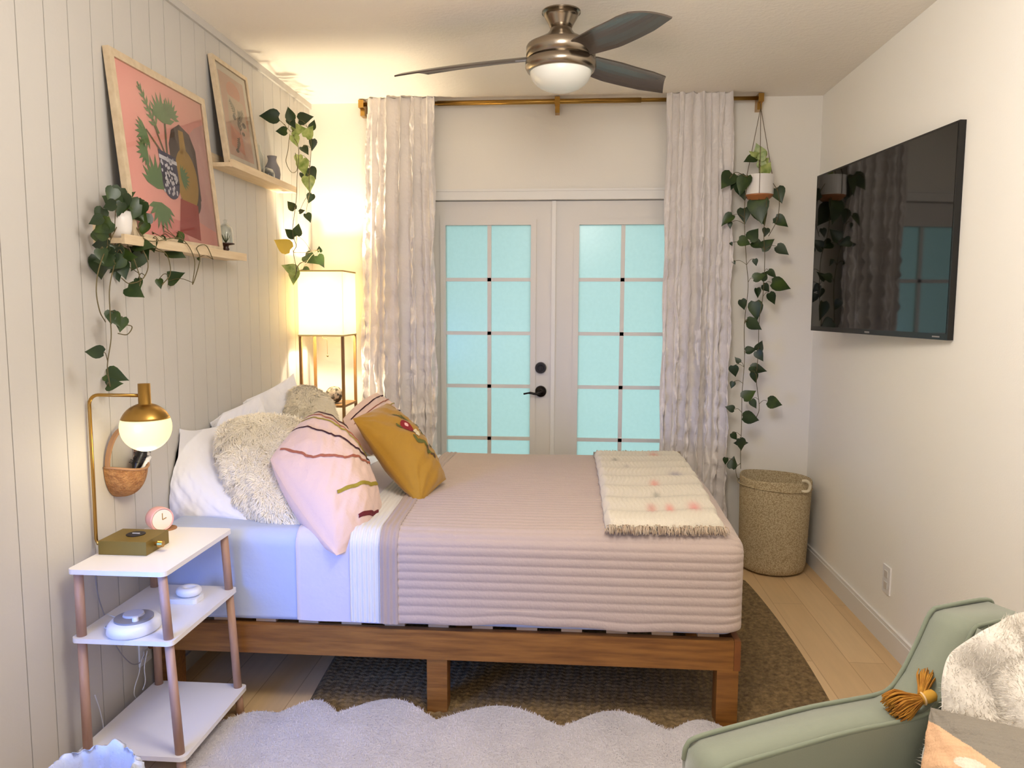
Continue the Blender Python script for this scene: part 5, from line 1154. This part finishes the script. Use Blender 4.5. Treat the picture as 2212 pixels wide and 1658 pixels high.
    def dye(u, v, front):
        base_ = np.tile(np.array(lin((146, 138, 126))), (len(u), 1))
        if not front: return base_
        def put(mask, c): base_[mask] = np.array(lin(c))
        put((v < .15-.55*u) & (v > -.75-.3*u), (236, 190, 150))
        put(((u+.05)**2/.05+(v+.12)**2/.010 < 1), (232, 226, 206)); put(((u-.25)**2/.10+(v+.62+.2*u)**2/.02 < 1), (132, 134, 100)); put((v < -.9), (200, 110, 60))
        return base_
    K = (at(1990, 1530, 1, 1.52), at(1985, 1720, 1, 1.42), at(2330, 1800, 1, 1.18), at(2330, 1560, 1, 1.26))
    def back2(px, py, s):
        d = Vector(_f+RR*(px-W/2)/FPX-UU*(py-H/2)/FPX); o = Vector(CAM); q = O+e*s; k = (q-o).dot(e)/d.dot(e); return np.array(o+d*k)
    cs = sB-.20
    Kc = [back2(2010, 1527, cs+.03), back2(1975, 1760, cs-.13), back2(2330, 1880, cs-.13), back2(2330, 1600, cs+.02)]
    ct = thing('patterned_cushion', 'grey cushion with peach and olive abstract shapes on the sage armchair', 'cushion', tuple(np.mean(Kc, 0)))
    Kc = [Kc[0], Kc[1], Kc[2], Kc[3]]
    nrm_ = np.cross(Kc[1]-Kc[0], Kc[3]-Kc[0])
    if nrm_@(CAM-np.mean(Kc, 0)) < 0: Kc = [Kc[0], Kc[3], Kc[2], Kc[1]]; flip = True
    else: flip = False
    dy = (lambda u, v, f: dye(u, -v, f)) if flip else (lambda u, v, f: dye(v, -u, f))
    pillow('cushion_body', Kc, .05, attr_mat('printed_linen', .9, .4, 200), None, parent=ct, wrink=.004, seed=44, dye=dy, pinch=.06, n=110, grow=1.0)
    # two mustard tassels at the cushion corner
    tz = za
    def tassel(name_, a, b, label, nstr, spread, head):
        tt_ = thing(name_, label, 'tassel', tuple(a)) if False else None
        a, b = Vector(a), Vector(b); d = (b-a); L = d.length; d.normalize(); s = d.orthogonal().normalized(); s2 = d.cross(s)
        bm = B(); r4 = random.Random(nstr)
        for k in range(nstr):
            an = r4.uniform(0, 2*PI); q = r4.uniform(0, 1)**.5*spread; off = (s*math.cos(an)+s2*math.sin(an))
            pts = [a+off*.006, a+d*L*.35+off*q*.6, a+d*L*.7+off*q*1.0+Vector((0, 0, r4.uniform(-.004, .004))), a+d*L*r4.uniform(.85, 1.08)+off*q*1.05+Vector((0, 0, -.006))]
            tube(bm, spline(pts, 2), .0013, 4)
        k_ = obj('tassel', bm, M_must, ct, smooth=True); k_['label'] = label
        if head:
            bm = B(); h0 = a-d*.028; tube(bm, [h0, h0+d*.005, a-d*.008, a+d*.004], [.006, .0115, .0125, .010], 14); obj('tassel_head', bm, M_must2, k_, smooth=True)
            bm = B(); tube(bm, [a+d*.0+(s*math.cos(q)+s2*math.sin(q))*.0115 for q in np.linspace(0, 2*PI, 16, endpoint=False)], .0022, 6, closed=True); obj('tassel_band', bm, mat('pale_band', (226, 190, 140), .8), k_, smooth=True)
    P_ = lambda px, py, z: at(px, py, 2, z)
    tassel('tassel', P_(1993, 1508, za+.035), P_(1925, 1530, za+.018), 'mustard tassel lying along the chair arm', 200, .030, True)
    tassel('tassel', P_(1990, 1502, za+.040), P_(2002, 1452, za+.06), 'mustard tassel pointing up the chair back', 110, .016, False)
armchair()
